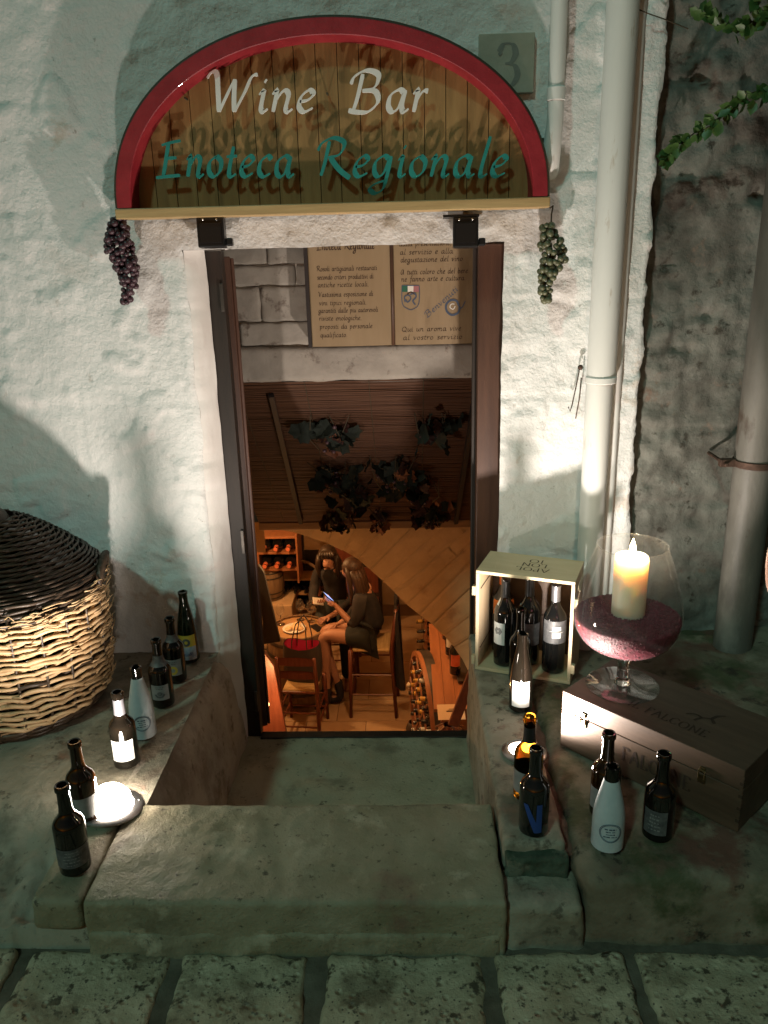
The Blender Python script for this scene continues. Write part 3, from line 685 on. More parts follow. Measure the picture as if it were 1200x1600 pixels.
bunch('bunch of dull purple grapes hanging left of the doorway', 'grapes', 187, 340, 474, 42, M['grapep'], 135, 2.60, 3)
bunch('bunch of pale green grapes hanging right of the doorway', 'grapes', 860, 352, 470, 40, M['grapeg'], 92, 2.60, 5)
MB().tube([at(150,331,2.62), at(178,336,2.6), at(205,338,2.6)], .003, 5).build('stalk', M['stem'], sign)
# ---------------------------------------------------------------- wicker demijohn
DC = V((-1.335, 2.35, .140))
dj = thing('wicker_demijohn', 'large wicker covered demijohn standing on the left ledge', 'demijohn', DC)
def djr(z):      # basket radius over height
    if z < .05: return .265+.035*(z/.05)
    if z < .42: return .300+.022*math.sin((z-.05)/.37*math.pi*.55)
    return .322
nst = 24
def withy(z0, rad, n_, mtl, name, th, tw, ph, rfn, tilt=0, seg=4, jit=1.0):
    """one woven rod going round the basket, in front of and behind the stakes"""
    m = MB(); ns_ = nst*seg; vs_ = []; kk = 6; s0 = rnd.uniform(0,50); th *= rnd.uniform(.72,1.12)
    for i in range(ns_):
        a = 2*math.pi*i/ns_; zz = z0+.004*jit*noise.noise(V((math.cos(a)*2, math.sin(a)*2, s0)))+.0035*math.sin(a*nst/2+ph*1.0+.8)*tilt
        r_ = rfn(zz)+.0065*math.sin(a*nst/2+ph)+.002*jit*noise.noise(V((math.cos(a)*7, math.sin(a)*7, s0+4)))
        t_ = th*(1+.28*noise.noise(V((math.cos(a)*9, math.sin(a)*9, s0+9))))
        for k in range(kk):
            b = 2*math.pi*k/kk; vs_.append(V(((r_+math.cos(b)*t_*.75)*math.cos(a), (r_+math.cos(b)*t_*.75)*math.sin(a), zz+math.sin(b)*t_)))
    fs_ = [(i*kk+k, i*kk+(k+1) % kk, ((i+1) % ns_)*kk+(k+1) % kk, ((i+1) % ns_)*kk+k) for i in range(ns_) for k in range(kk)]
    m.add(vs_, fs_); return m.build(name, mtl, dj, smooth=True, merge=False)
z = .045; i = 0
while z < .395:
    dark = (.185 < z < .20)
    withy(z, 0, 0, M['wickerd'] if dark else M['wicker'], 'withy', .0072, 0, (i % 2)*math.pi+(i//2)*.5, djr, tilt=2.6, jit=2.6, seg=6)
    z += .0112; i += 1
z = .40
while z < .455:
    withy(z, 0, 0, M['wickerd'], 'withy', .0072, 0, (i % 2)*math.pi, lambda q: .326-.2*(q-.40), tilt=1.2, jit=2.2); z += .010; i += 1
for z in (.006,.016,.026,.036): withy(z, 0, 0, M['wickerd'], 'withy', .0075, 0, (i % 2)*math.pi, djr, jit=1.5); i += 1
def conr(z): # shoulder
    t = min(1, max(0, (z-.455)/.20)); return .268*(1-t)**.72+.052
z = .455
while z < .65:
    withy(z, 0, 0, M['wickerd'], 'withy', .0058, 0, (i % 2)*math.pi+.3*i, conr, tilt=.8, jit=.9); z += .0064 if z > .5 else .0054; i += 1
st = MB()
for k in range(nst):
    a = 2*math.pi*k/nst
    st.tube([V((djr(q)*math.cos(a), djr(q)*math.sin(a), q)) for q in (.0,.05,.15,.25,.35,.43)], .005, 5)
st.build('stakes', M['wickerd'], dj, smooth=True)
MB().lathe([(.02,.01),(.250,.01),(.280,.06),(.302,.20),(.302,.43),(.300,.452),(.255,.50),(.185,.56),(.12,.61),(.05,.65),(.033,.66)], 40).build('inner_bottle', M['bgreen'], dj, smooth=True)
m = MB(); m.lathe([(.066,.64),(.058,.66),(.045,.67),(.043,.70),(.048,.705),(.048,.725),(.03,.73),(.0,.731)], 24); m.build('neck_cap', M['wickerd'], dj, smooth=True)
for ang in (R(12), R(192)):         # thick woven handle loops at the rim
    m = MB()
    for s_ in range(3):
        pts = []
        for q in range(11):
            b = math.pi*q/10; aa = ang+(-.24+.48*q/10); r_ = .325+.012*math.sin(b)+.006*math.cos(q*2+s_*2)
            pts.append(V((r_*math.cos(aa), r_*math.sin(aa), .415+.075*math.sin(b)+.007*math.sin(q*2.2+s_*2.1))))
        m.tube(pts, .0115, 7)
    m.build('handle', M['wickerd'], dj, smooth=True)
m = MB(); rr = random.Random(4)
for k in range(150):                # loose ends of the weave
    a = rr.uniform(-2.6,.5); z0 = rr.choice([rr.uniform(.385,.44), rr.uniform(.385,.42), rr.uniform(.05,.4)]); r_ = djr(z0)+.010
    l = rr.uniform(.02,.075); da = l/.32; 
    m.tube([V((r_*math.cos(a), r_*math.sin(a), z0)), V(((r_+.004)*math.cos(a+da/2), (r_+.004)*math.sin(a+da/2), z0+rr.uniform(-.006,.010))), V(((r_+.012)*math.cos(a+da), (r_+.012)*math.sin(a+da), z0+rr.uniform(-.01,.014)))], [.0028,.0024,.001], 5)
tag(m.build('loose_ends', M['wicker'], dj, smooth=True), kind='stuff')

# ---------------------------------------------------------------- bottles
def beerprof(h, r, cone=False):
    n = r*.42
    if cone: return [(0,.004),(r*.8,.0),(r,.008),(r,.075*h/.235),(r*.97,.10*h/.235),(r*.82,.135*h/.235),(r*.60,.17*h/.235),(n*1.02,.20*h/.235),(n,h-.012),(n*1.12,h-.010),(n*1.12,h-.002),(n*.9,h),(n*.72,h-.002),(n*.7,h-.03),(0,h-.05)]
    return [(0,.006),(r*.75,.0),(r*.97,.006),(r,.014),(r,h*.52),(r*.975,h*.56),(r*.86,h*.602),(r*.62,h*.642),(n*1.10,h*.69),(n*1.0,h*.74),(n*.93,h*.90),(n*.93,h*.935),(n*1.12,h*.94),(n*1.12,h*.985),(n*1.0,h),(n*.76,h-.001),(n*.72,h-.03),(0,h-.05)]
def wineprof(h, r):
    n = r*.38
    return [(0,.008),(r*.8,.0),(r*.98,.006),(r,.014),(r,h*.60),(r*.97,h*.635),(r*.86,h*.67),(r*.62,h*.715),(n*1.15,h*.76),(n,h*.80),(n*.98,h*.96),(n*1.08,h*.962),(n*1.08,h*.985),(n*.95,h),(0,h)]
def patch(m, rf, z0, z1, a0, a1, off=.0007, n=14, k=4):
    m.grid(n, k, lambda a, b: (lambda an, z: V(((rf(z)+off)*math.sin(an), -(rf(z)+off)*math.cos(an), z)))(a0+(a1-a0)*a, z0+(z1-z0)*b))
def interp(prof):
    def rf(z):
        for (r0, z0), (r1, z1) in zip(prof[2:], prof[3:]):
            if z0 <= z <= z1 and z1 > z0: return r0+(r1-r0)*(z-z0)/(z1-z0)
        return prof[3][0]
    return rf
def bottle(label, loc, h, r, glass, prof='beer', parts=(), rz=0, lean=(0,0), group=None, cat='bottle', seg=28):
    P = wineprof(h, r) if prof == 'wine' else beerprof(h, r, prof == 'cone')
    t = thing('wine_bottle' if prof == 'wine' else 'beer_bottle', label, cat, loc, (lean[0], lean[1], rz), group)
    MB().lathe(P, seg).build('glass_body', glass, t, smooth='auto')
    rf = interp(P)
    for (nm, mt, z0, z1, ang, off) in parts:
        m = MB()
        if ang >= 3.14: m.grid(seg, 8, lambda a, b: (lambda an, z: V(((rf(z)+off)*math.sin(an), -(rf(z)+off)*math.cos(an), z)))(2*math.pi*a, z0+(z1-z0)*b))
        else: patch(m, rf, z0, z1, -ang, ang, off, 16, 6)
        m.build(nm, mt, t, smooth=True)
    return t, rf
def on_label(t, rf, mtl, fn, name='print', off=.0013):
    m = fn(lambda u, v, d: V(((rf(v)+off+d)*math.sin(u/rf(v)), -(rf(v)+off+d)*math.cos(u/rf(v)), v)))
    return m.build(name, mtl, t, smooth=False, merge=False)
def ring_print(zc, rad, wd=.0012, n=28, ar=1.0, arcs=None):
    def f(mp):
        m = MB()
        for (a0, a1, q) in (arcs or [(0, 6.2832, 1.0)]):
            k = max(6, int(n*(a1-a0)/6.28)); vs_ = []
            for i in range(k+1):
                a = a0+(a1-a0)*i/k
                for e in (-wd, wd): vs_.append(mp((rad*q+e)*math.cos(a), zc+(rad*q+e)*math.sin(a)*ar, 0))
            m.add(vs_, [(2*i, 2*i+1, 2*i+3, 2*i+2) for i in range(k)])
        return m
    return f
def scribble(zc, w_, rows, hgt, seed, wd=.0009):
    rr = random.Random(seed)
    def f(mp):
        m = MB()
        for r_ in range(rows):
            z = zc+hgt*(.5-(r_+.5)/rows); l = w_*rr.uniform(.55,1)
            u = -l/2
            while u < l/2:
                du = rr.uniform(.003,.008); th = wd*rr.uniform(.7,1.6)
                m.add([mp(u, z-th, 0), mp(min(u+du, l/2), z-th, 0), mp(min(u+du, l/2), z+th, 0), mp(u, z+th, 0)], [(0,1,2,3)]); u += du+rr.uniform(.001,.003)
        return m
    return f
PZL = .142
def face(loc): return math.atan2(-(CAM.x-loc.x), (CAM.y-loc.y))*-1*0 + math.atan2(CAM.x-loc.x, -(CAM.y-loc.y))*1.0
def bz(px, py, Z): p = atz(px, py, Z); return V((p.x, p.y, Z))
# left row, front to back
l = bz(119,1356,PZL); t, rf = bottle('dark beer bottle nearest the street at the front of the left row', l, .240, .0375, M['bdark'], parts=[('label', M['label_dark'], .030, .082, 1.25, .0007)], rz=.35, group='beer bottles in the left row')
on_label(t, rf, M['label_grey'], scribble(.056, .045, 5, .044, 3))
l = bz(136,1280,PZL); t, rf = bottle('brown beer bottle left behind the blazing left ground lamp', l, .240, .0375, M['bbrown'], parts=[('label', M['label_grey'], .03, .09, 1.1, .0007)], rz=.5, group='beer bottles in the left row')
l = bz(199,1193,PZL); t, rf = bottle('beer bottle with silver neck foil and glaring label behind the left lamp', l, .240, .0375, M['bdark'], parts=[('label', M['label_white'], .032, .098, .9, .0007), ('neck_foil', M['foil_silver'], .170, .2175, 3.2, .0006)], rz=.15, group='beer bottles in the left row')
on_label(t, rf, M['label_red'], scribble(.065, .04, 4, .03, 8))
def white_bottle(label, l, rz, grp, h=.238):
    t, rf = bottle(label, l, h, .037, M['bdark'], 'cone', parts=[('paper_wrap', M['label_paper'], .006, h-.036, 3.2, .0009)], rz=rz, group=grp)
    on_label(t, rf, M['inkblue'], ring_print(.062, .025, .0007, 40, arcs=[(0,6.2832,1),(0,6.2832,.90)]), 'emblem', .0022)
    on_label(t, rf, M['inkblue'], scribble(.062, .032, 4, .028, 5, .0011), 'emblem', .0022)
    return t
l = bz(226,1148,PZL); white_bottle('white paper wrapped bottle with round emblem in the left row', l, .3, 'beer bottles in the left row')
l = bz(256,1100,PZL); t, rf = bottle('dark bottle with grey square shield label beside the white left bottle', l, .240, .0375, M['bdark'], parts=[('label', M['label_grey'], .036, .090, .80, .0007), ('neck_label', M['label_dark'], .150, .185, 3.2, .0006)], rz=.12, group='beer bottles in the left row')
on_label(t, rf, M['label_dark'], ring_print(.060, .014, .0035, 24, .9, [(3.3,6.1,1.0),(0,6.28,.35)]), 'emblem'); on_label(t, rf, M['label_dark'], scribble(.080, .03, 2, .012, 6))
l = bz(276,1062,PZL); t, rf = bottle('dark bottle with pale label and yellow crest, second from the door', l, .240, .0375, M['bdark'], parts=[('label', M['label_grey'], .036, .096, .80, .0007), ('neck_label', M['label_dark'], .155, .18, 3.2, .0006)], rz=.12, group='beer bottles in the left row')
on_label(t, rf, M['label_yellow'], ring_print(.056, .011, .004, 20, 1.1, [(0,6.28,1.0)]), 'emblem'); on_label(t, rf, M['label_dark'], scribble(.084, .034, 2, .014, 9, .0016))
l = bz(297,1031,PZL); t, rf = bottle('tallest bottle, green with yellow and blue label, nearest the door jamb', l, .275, .037, M['bgreen'], 'cone', parts=[('label', M['label_yellow'], .070, .115, .95, .0007), ('lower_label', M['label_sky'], .018, .070, .95, .0008)], rz=.1, group='beer bottles in the left row')
on_label(t, rf, M['label_dark'], ring_print(.088, .010, .004, 20, 1.1, [(0,6.28,1.0)]), 'emblem'); on_label(t, rf, M['label_blue'], ring_print(.05, .018, .0012, 30, .8, [(3.3,6.1,1.0),(3.3,6.1,.7)]), 'emblem', .0016)

# right row
PZR = .183; gr = 'beer bottles on the right ledge'
l = bz(833,1296,PZR); t, rf = bottle('black bottle with blue angular letter standing frontmost on the narrow slab', l, .236, .0365, M['bblack'], rz=.1, group=gr)
def bigN(mp):
    m = MB()
    def q(pts): m.grid(6, 10, lambda a, b: (lambda u0, u1, v: mp(u0+(u1-u0)*a, v, 0))(pts[0][0]+(pts[3][0]-pts[0][0])*b, pts[1][0]+(pts[2][0]-pts[1][0])*b, pts[0][1]+(pts[3][1]-pts[0][1])*b))
    q([(-.008,.020),(.008,.020),(-.024,.100),(-.036,.098)]); q([(-.004,.0205),(.010,.0205),(.010,.100),(-.003,.100)]); return m
on_label(t, rf, M['label_blue'], bigN, 'blue_letter')
l = bz(824,1243,PZR); t, rf = bottle('amber bottle glowing in front of the right ground lamp', l, .240, .0375, M['bamber'], parts=[('label', M['label_grey'], .028, .092, 3.2, .0007), ('neck_foil', M['foil_black'], .170, .212, 3.2, .0006)], rz=.2, group=gr)
l = bz(813,1107,PZR); t, rf = bottle('dark bottle with brilliantly lit white label below the wine crate', l, .262, .036, M['bdark'], 'cone', parts=[('label', M['label_white'], .025, .112, .80, .0007)], rz=-.15, group=gr)
on_label(t, rf, M['label_red'], scribble(.085, .02, 2, .012, 18))
l = bz(811,1062,PZR); t, rf = bottle('plain dark bottle hidden close in front of the wine crate', l, .262, .035, M['bdark'], group=gr)
l = bz(943,1270,PZR); t, rf = bottle('brown bottle behind the white bottle on the right ledge', l, .236, .0365, M['bbrown'], parts=[('label', M['label_grey'], .03, .09, 1.5, .0007)], group=gr)
l = bz(948,1319,PZR); white_bottle('white paper wrapped bottle with round emblem on the right ledge', l, -.1, gr, .222)
l = bz(1026,1304,PZR); t, rf = bottle('dark bottle with black and grey label standing before the long box', l, .232, .0365, M['bdark'], parts=[('label', M['label_dark'], .026, .092, .8, .0007)], rz=-.55, group=gr)
on_label(t, rf, M['label_grey'], scribble(.06, .036, 5, .05, 28, .0016))

# ---------------------------------------------------------------- round ground lamps
def ground_lamp(label, loc, e, tilt, rr_=.066, colr=(1,.88,.78), dome=.0, lit=M['lens']):
    t = thing('ground_lamp', label, 'ground lamp', loc, tilt, 'round steel ground lamps')
    MB().lathe([(0,0),(rr_,0),(rr_,.004),(rr_*.94,.008),(rr_*.70,.010),(rr_*.66,.004),(0,.004)], 40).build('steel_ring', M['steel'], t, smooth='auto')
    m = MB(); m.lathe([(rr_*.66,.005),(rr_*.60,.008+dome*.5),(rr_*.40,.010+dome*.85),(0,.011+dome)], 32); m.build('lens', lit, t, smooth=True)
    m = MB()
    for k in range(3):
        a = 2.1*k+.4; m.ball((rr_*.84*math.cos(a), rr_*.84*math.sin(a), .009), .003, 4)
    m.build('screw', M['screw'], t, smooth=True)
    l_ = bpy.data.lights.new('lamp_light', 'SPOT'); l_.energy = e; l_.color = colr; l_.spot_size = R(168); l_.spot_blend = .6; l_.shadow_soft_size = .022
    o = bpy.data.objects.new('lamp_light', l_); COL.objects.link(o); o.parent = t; o.location = (0,0,.024+dome); o.rotation_euler = (R(180),0,0)
    return t
LL = bz(172,1262,.142); LR = bz(819,1176,.184)
ground_lamp('blazing round ground lamp among the left row of bottles', LL, UPL_L, (R(-6),R(4),0), .090, dome=.052)  # ring widened and lens domed to stand in for the lamp's glare
ground_lamp('round steel ground lamp on the narrow slab behind the amber bottle', LR, UPL_R, (R(-5),R(3),0), .064)

# ---------------------------------------------------------------- pine wine crate with bottles
c0 = atz(742,1043,.190); c1 = atz(893,1068,.190); ux = (c1-c0); cw = ux.length*.985; ang = math.atan2(ux.y, ux.x)
CH = .365; CDp = .19; CT = .011
cr = thing('pine_wine_crate', 'open pine wine crate stamped APOLLONIO with bottles inside', 'crate', (c0.x, c0.y, .184), (0,0,ang))
topc = atz(742,880,.184+CH)
def cb(nm, x0, x1, y0, y1, z0, z1, mt, bev=.0012): return MB().box(x0, x1, y0, y1, z0, z1).build(nm, mt, cr, bevel=bev)
cb('bottom_panel', .0, cw, 0, CDp, 0, CT, M['pine']); cb('top_panel', 0, cw, 0, CDp, CH-CT, CH, M['pine'])
cb('side_panel', 0, CT, .0006, CDp-.0006, CT+.0006, CH-CT-.0006, M['pinez']); cb('side_panel', cw-CT, cw, .0006, CDp-.0006, CT+.0006, CH-CT-.0006, M['pinez'])
cb('back_slat', CT+.001, cw-CT-.001, CDp-.010, CDp-.002, CH-.085, CH-CT-.002, M['pine']); cb('back_slat', CT+.001, cw-CT-.001, CDp-.010, CDp-.002, CT+.002, .15, M['boxwood'])
cb('back_slat', CT+.001, cw-CT-.001, CDp-.010, CDp-.002, .153, CH-.088, M['boxwood'])
for (zz, s_) in ((CH*.80,-1),(CH*.10,-1),(CH*.80,1),(CH*.16,1)):
    x0 = -.012 if s_ < 0 else cw+.0003; cb('cleat', x0, x0+.0117, -.004, .012, zz-.016, zz+.016, M['pine'])
for zz in (CH*.80, CH*.20):
    cb('inner_groove', CT+.0002, CT+.0012, .02, CDp-.012, zz, zz+.003, M['print'], 0)
def ct(u, v, d): return V((cw*.5+.012-u, .150-v, CH+.0004+d))
# burnt lettering, its foot turned to the wall
for (s, yy, wmm) in (('APOL', .0, .11), ('LON', .040, .085), ('IO', .076, .05)):
    wd = textwidth(s, SER, .06)*.030; k_ = wmm/wd
    off = wmm/2
    write(s, SER, lambda u, v, d, off=off, yy=yy: V((cw*.5+.012+off-u, .045+yy+.030-v, CH+.0004+d)), .030, sx=k_, wmax=.13, wmin=.05, nib=R(0), depth=.0004).build('stamped_word', M['print'], cr, merge=False)
def crate_bottle(lab, x, y, h, r, glass, parts, rz=0):
    p = Matrix.Rotation(ang, 3, 'Z') @ V((x, y, 0)); return bottle(lab, (c0.x+p.x, c0.y+p.y, .184+CT+.0005), h, r, glass, 'wine', parts, rz=rz, group='wine bottles standing in the pine crate', cat='wine bottle')
t, rf = crate_bottle('black wine bottle with white upright label, left in the pine crate', .088, .055, .318, .037, M['bblack'], [('label', M['label_white'], .085, .165, .62, .0007), ('capsule', M['foil_black'], .250, .305, 3.2, .0006)], rz=-.75)
on_label(t, rf, M['label_grey'], ring_print(.135, .009, .006, 4), 'emblem')
on_label(t, rf, M['label_white'], lambda mp: MB().grid(6, 4, lambda a, b: mp(-.022+.014*a, .222+.022*b, 0)), 'neck_label')
t, rf = crate_bottle('black wine bottle with orange capsule at the back of the pine crate', .060, .145, .318, .037, M['bblack'], [('capsule', M['foil_orange'], .255, .3165, 3.2, .0007), ('label', M['foil_orange'], .150, .205, 1.2, .0008)])
t, rf = crate_bottle('plain black wine bottle in the middle of the pine crate', .162, .090, .318, .039, M['bblack'], [('capsule', M['foil_black'], .250, .305, 3.2, .0006), ('label', M['label_dark'], .08, .16, 1.0, .0006)])
t, rf = crate_bottle('black wine bottle with two small pale labels, right in the crate', cw-.068, .062, .318, .038, M['bblack'], [('capsule', M['foil_silver'], .255, .310, 3.2, .0007), ('label', M['label_dark'], .115, .195, 1.3, .0007)])
def two(mp): 
    m = MB(); m.grid(6, 3, lambda a, b: mp(-.014+.028*a, .162+.014*b, 0)); m.grid(6, 3, lambda a, b: mp(-.014+.028*a, .135+.020*b, 0)); return m
on_label(t, rf, M['label_white'], two, 'label_print', .0012)
on_label(t, rf, M['label_white'], lambda mp: MB().grid(16, 1, lambda a, b: mp(-.024+.048*a, .157+.0012*b+.002*math.sin(a*6), 0)), 'label_line', .0012)

# ---------------------------------------------------------------- long brown wine box
BZ0 = .184; BH = .178
b0 = atz(875,1164,BZ0); b1 = atz(1152,1301,BZ0); bx = b1-b0; BL = bx.length; bang = math.atan2(bx.y, bx.x)
bk = atz(1200,1121,BZ0+BH); ex = V((math.cos(bang), math.sin(bang), 0)); ey = V((-ex.y, ex.x, 0)); BD = min(.27, max(.18, (bk-b0).dot(ey)))
bo = thing('long_wooden_box', 'long brown wooden wine box stamped IL FALCONE lying under the glass', 'wooden box', (b0.x, b0.y, BZ0), (0,0,bang))
MB().box(0, BL, 0, BD, 0, BH*.66).build('box_body', M['boxwood'], bo, bevel=.002)
MB().box(0, BL, 0, BD, BH*.66+.0018, BH).build('lid', M['boxwood'], bo, bevel=.002)
MB().box(.004, BL-.004, .004, BD-.004, BH*.64, BH*.68).build('seam', M['print'], bo)
for k in range(9):     # finger joints at the near corner
    MB().box(BL-.009, BL+.0006, -.0006, .004, .010+k*.0175, .018+k*.0175).build('finger_joint', M['print'] if k % 2 else M['boxwood'], bo)
for x_ in (.072, BL-.10):
    m = MB().box(x_-.010, x_+.010, -.0045, -.0003, BH*.66-.024, BH*.66-.003); m.box(x_-.007, x_+.007, -.0045, -.0003, BH*.66+.006, BH*.66+.020); m.tube([V((x_-.008,-.006,BH*.66-.012)), V((x_-.008,-.007,BH*.66+.013)), V((x_+.008,-.007,BH*.66+.013)), V((x_+.008,-.006,BH*.66-.012))], .0017, 6)
    m.build('latch', M['brass'], bo, bevel=.0005)
for (q_, s_) in ((.135,'IL'),(.195,'FALCONE')): write(s_, SER, lambda u, v, d: V((q_+u, -.0006-d, .050+v)), .040, sx=.82, wmax=.16, wmin=.06, nib=R(0), depth=.0004).build('stamped_word', M['boxprint'], bo, merge=False)
for (q_, s_) in ((.165,'IL'),(.215,'FALCONE')): write(s_, SER, lambda u, v, d: V((q_+u, .060+v, BH+.0006+d)), .032, sx=.9, wmax=.16, wmin=.06, nib=R(0), depth=.0004).build('stamped_word', M['boxprint'], bo, merge=False)
m = MB()
for st_ in ([(0,0),(.01,.025),(.03,.035),(.045,.02)], [(.03,.035),(.035,.06),(.05,.075)], [(.01,.025),(-.01,.03),(-.03,.015)]):
    stroke(m, st_, lambda u, v, d: V((.33+u, .115+v, BH+.0006+d)), .010, .004, R(20), .0004)
m.build('stamped_bird', M['boxprint'], bo, merge=False)

# ---------------------------------------------------------------- giant goblet with red granules and candle
VZ = BZ0+BH
vc = atz(972,1071,VZ); 
rim = at(977,852,vc.y); VH = rim.z-VZ
eb = at(893,945,vc.y); ebr = at(1062,945,vc.y); VR = (ebr.x-eb.x)/2*.985
vz = thing('giant_goblet', 'giant stemmed glass goblet standing on the brown box', 'goblet', (vc.x, vc.y, VZ))
fr_ = .101; s0 = .105
H = VH-s0
bowl = [(.012,s0-.004),(.03,s0),(VR*.45,s0+H*.035),(VR*.76,s0+H*.11),(VR*.93,s0+H*.21),(VR,s0+H*.33),(VR*.99,s0+H*.45),(VR*.92,s0+H*.61),(VR*.80,s0+H*.79),(VR*.66,s0+H*.96),(VR*.64,s0+H)]
def smooth_prof(p, k=4):
    q = smooth_pts(p, k); return [(max(0, a), b) for a, b in q]
bp = smooth_prof(bowl)
MB().lathe(bp, 64).build('bowl', M['glass'], vz, smooth=True)
m = MB(); m.tube([V((VR*.64*math.cos(2*math.pi*k/64), VR*.64*math.sin(2*math.pi*k/64), VH)) for k in range(64)], .0017, 6, closed=True); m.build('rim', M['glass'], vz, smooth=True)
M['solidglass'] = mat('solid_glass', (1,1,1), rough=.02, trans=1, ior=1.45)
MB().lathe(smooth_prof([(0,.008),(.022,.009),(.019,.018),(.017,.05),(.019,.085),(.026,s0-.004),(0,s0-.004)]), 32).build('stem', M['solidglass'], vz, smooth=True)
MB().lathe([(0,.001),(fr_,.001),(fr_+.001,.0025),(fr_,.004),(.04,.006),(.022,.009)], 56).build('foot', M['glass'], vz, smooth=True)
sandtop = at(977,962,vc.y).z-VZ
def brf(z):
    for (r0, z0), (r1, z1) in zip(bp, bp[1:]):
        if z0 <= z <= z1: return r0+(r1-r0)*(z-z0)/max(1e-6, z1-z0)
    return VR
prof = [(0,s0+.006)]+[(max(.004, brf(z)-.003), z) for z in [s0+.008+i*(sandtop-s0-.008)/14 for i in range(15)]]
m = MB(); m.lathe(prof, 56)
m.grid(1, 1, lambda a, b: V((0,0,0)))
m = MB(); m.lathe(prof, 56)
ns_ = 22
m.lathe([((brf(sandtop)-.003)*(1-i/ns_), sandtop+.004*noise.noise(V((i*.7,0,0)))+.006*(i/ns_)) for i in range(ns_+1)], 56)
sd = m.build('red_granules', M['sand'], None, smooth=True, loc=(vc.x, vc.y, VZ)); tag(sd, 'deep red granules filling the lower half of the goblet', 'granules', kind='stuff')
rr = random.Random(11); m = MB()
octv = [(1,0,0),(-1,0,0),(0,1,0),(0,-1,0),(0,0,1),(0,0,-1)]; octf = [(0,2,4),(2,1,4),(1,3,4),(3,0,4),(2,0,5),(1,2,5),(3,1,5),(0,3,5)]
for k in range(5200):
    if k < 3400:
        a = rr.uniform(0, 6.283); q = math.sqrt(rr.random())*(brf(sandtop)-.006); c = V((q*math.cos(a), q*math.sin(a), sandtop+.002+.006*(1-q/VR)))
    else:
        a = rr.uniform(0, 6.283); z = rr.uniform(s0+.012, sandtop); q = brf(z)-.0045; c = V((q*math.cos(a), q*math.sin(a), z))
    s_ = rr.uniform(.0018,.0034); Rm = Matrix.Rotation(rr.uniform(0,3), 3, (rr.random(), rr.random(), rr.random()+.1))
    m.add([c+Rm @ V(v)*s_ for v in octv], octf)
tag(m.build('loose_granules', M['sand'], sd, merge=False), kind='stuff')
cn = V((vc.x+.002, vc.y+.004, VZ+sandtop-.002)); ch = at(977,868,vc.y).z-VZ-sandtop; crr = .045
ca = thing('pillar_candle', 'lit ivory pillar candle burning inside the goblet', 'candle', cn)
MB().lathe([(0,0),(crr,0),(crr,ch-.004),(crr-.004,ch),(crr-.010,ch-.003),(crr-.016,ch-.009),(0,ch-.011)], 40).build('wax', M['wax'], ca, smooth='auto')
MB().tube([V((0,0,ch-.012)), V((.001,0,ch+.006))], .0012, 6).build('wick', M['print'], ca)
MB().lathe([(0,ch),(.006,ch+.006),(.009,ch+.016),(.007,ch+.030),(.003,ch+.042),(0,ch+.050)], 16).build('flame', M['flame'], ca, smooth=True)
l_ = bpy.data.lights.new('flame_light', 'POINT'); l_.energy = CANDLE; l_.color = (1,.76,.52); l_.shadow_soft_size = .012
o = bpy.data.objects.new('flame_light', l_); COL.objects.link(o); o.parent = ca; o.location = (0,0,ch+.022)

# ---------------------------------------------------------------- climber on the stone wall
def leafmesh(mtl, l=.034, w_=.024):
    m = MB(); pts = [(0,0,0),(.25,-.42,.05),(.25,.42,.05),(.6,-.5,.08),(.6,.5,.08),(1,0,-.05),(.3,0,-.06),(.65,0,-.04)]
    m.add([V((a*l, b*w_, c*l*.8)) for a, b, c in pts], [(0,1,6),(0,6,2),(1,3,7,6),(6,7,4,2),(3,5,7),(7,5,4)])
    me = m.mesh('leaf', smooth=True); me.materials.append(mtl); return me
LF = leafmesh(M['leaf'])
def sprig(label, pts, nleaf, sc, seed, grp='climbing stems on the stone wall'):
    rr = random.Random(seed); base = V(pts[0]); t = thing('climbing_plant', label, 'climber', base, group=grp)
    ps = [V(p)-base for p in pts]; MB().tube(ps, [.0022]*len(ps), 5).build('stem', M['stem'], t, smooth=True)
    for k in range(nleaf):
        f = (k+rr.random())/nleaf*(len(ps)-1); i = min(int(f), len(ps)-2); p = ps[i].lerp(ps[i+1], f-i)
        d = (ps[i+1]-ps[i]).normalized(); side_ = 1 if k % 2 else -1
        s_ = sc*rr.uniform(.65,1.25); az = math.atan2(d.z, d.x)+side_*rr.uniform(.3,1.2)
        Mx = Matrix.Rotation(-az, 4, 'Y') @ Matrix.Rotation(rr.uniform(-.9,.9)+R(80), 4, 'X') @ Matrix.Rotation(rr.uniform(-.5,.3), 4, 'Y')
        o = inst(LF, 'leaf', t, p+V((rr.uniform(-.006,.006), -.006-rr.uniform(0,.025), rr.uniform(-.008,.008))), Mx.to_euler(), (s_, s_, s_))
sprig('leafy climber stem crossing the stone wall at sign height', [at(1225,115,2.55), at(1190,150,2.57), at(1150,162,2.60), at(1115,195,2.62), at(1085,208,2.64), at(1050,232,2.66), at(1036,248,2.68)], 100, 1.0, 2)
sprig('climber stem dangling at the top right corner of the wall', [at(1230,10,2.50), at(1200,30,2.52), at(1175,34,2.54), at(1150,50,2.55), at(1110,38,2.62), at(1090,22,2.66)], 64, 1.0, 6)
sprig('short upper climber shoot at the right frame edge', [at(1225,-30,2.50), at(1190,-5,2.52), at(1170,8,2.54)], 12, 1.1, 9)

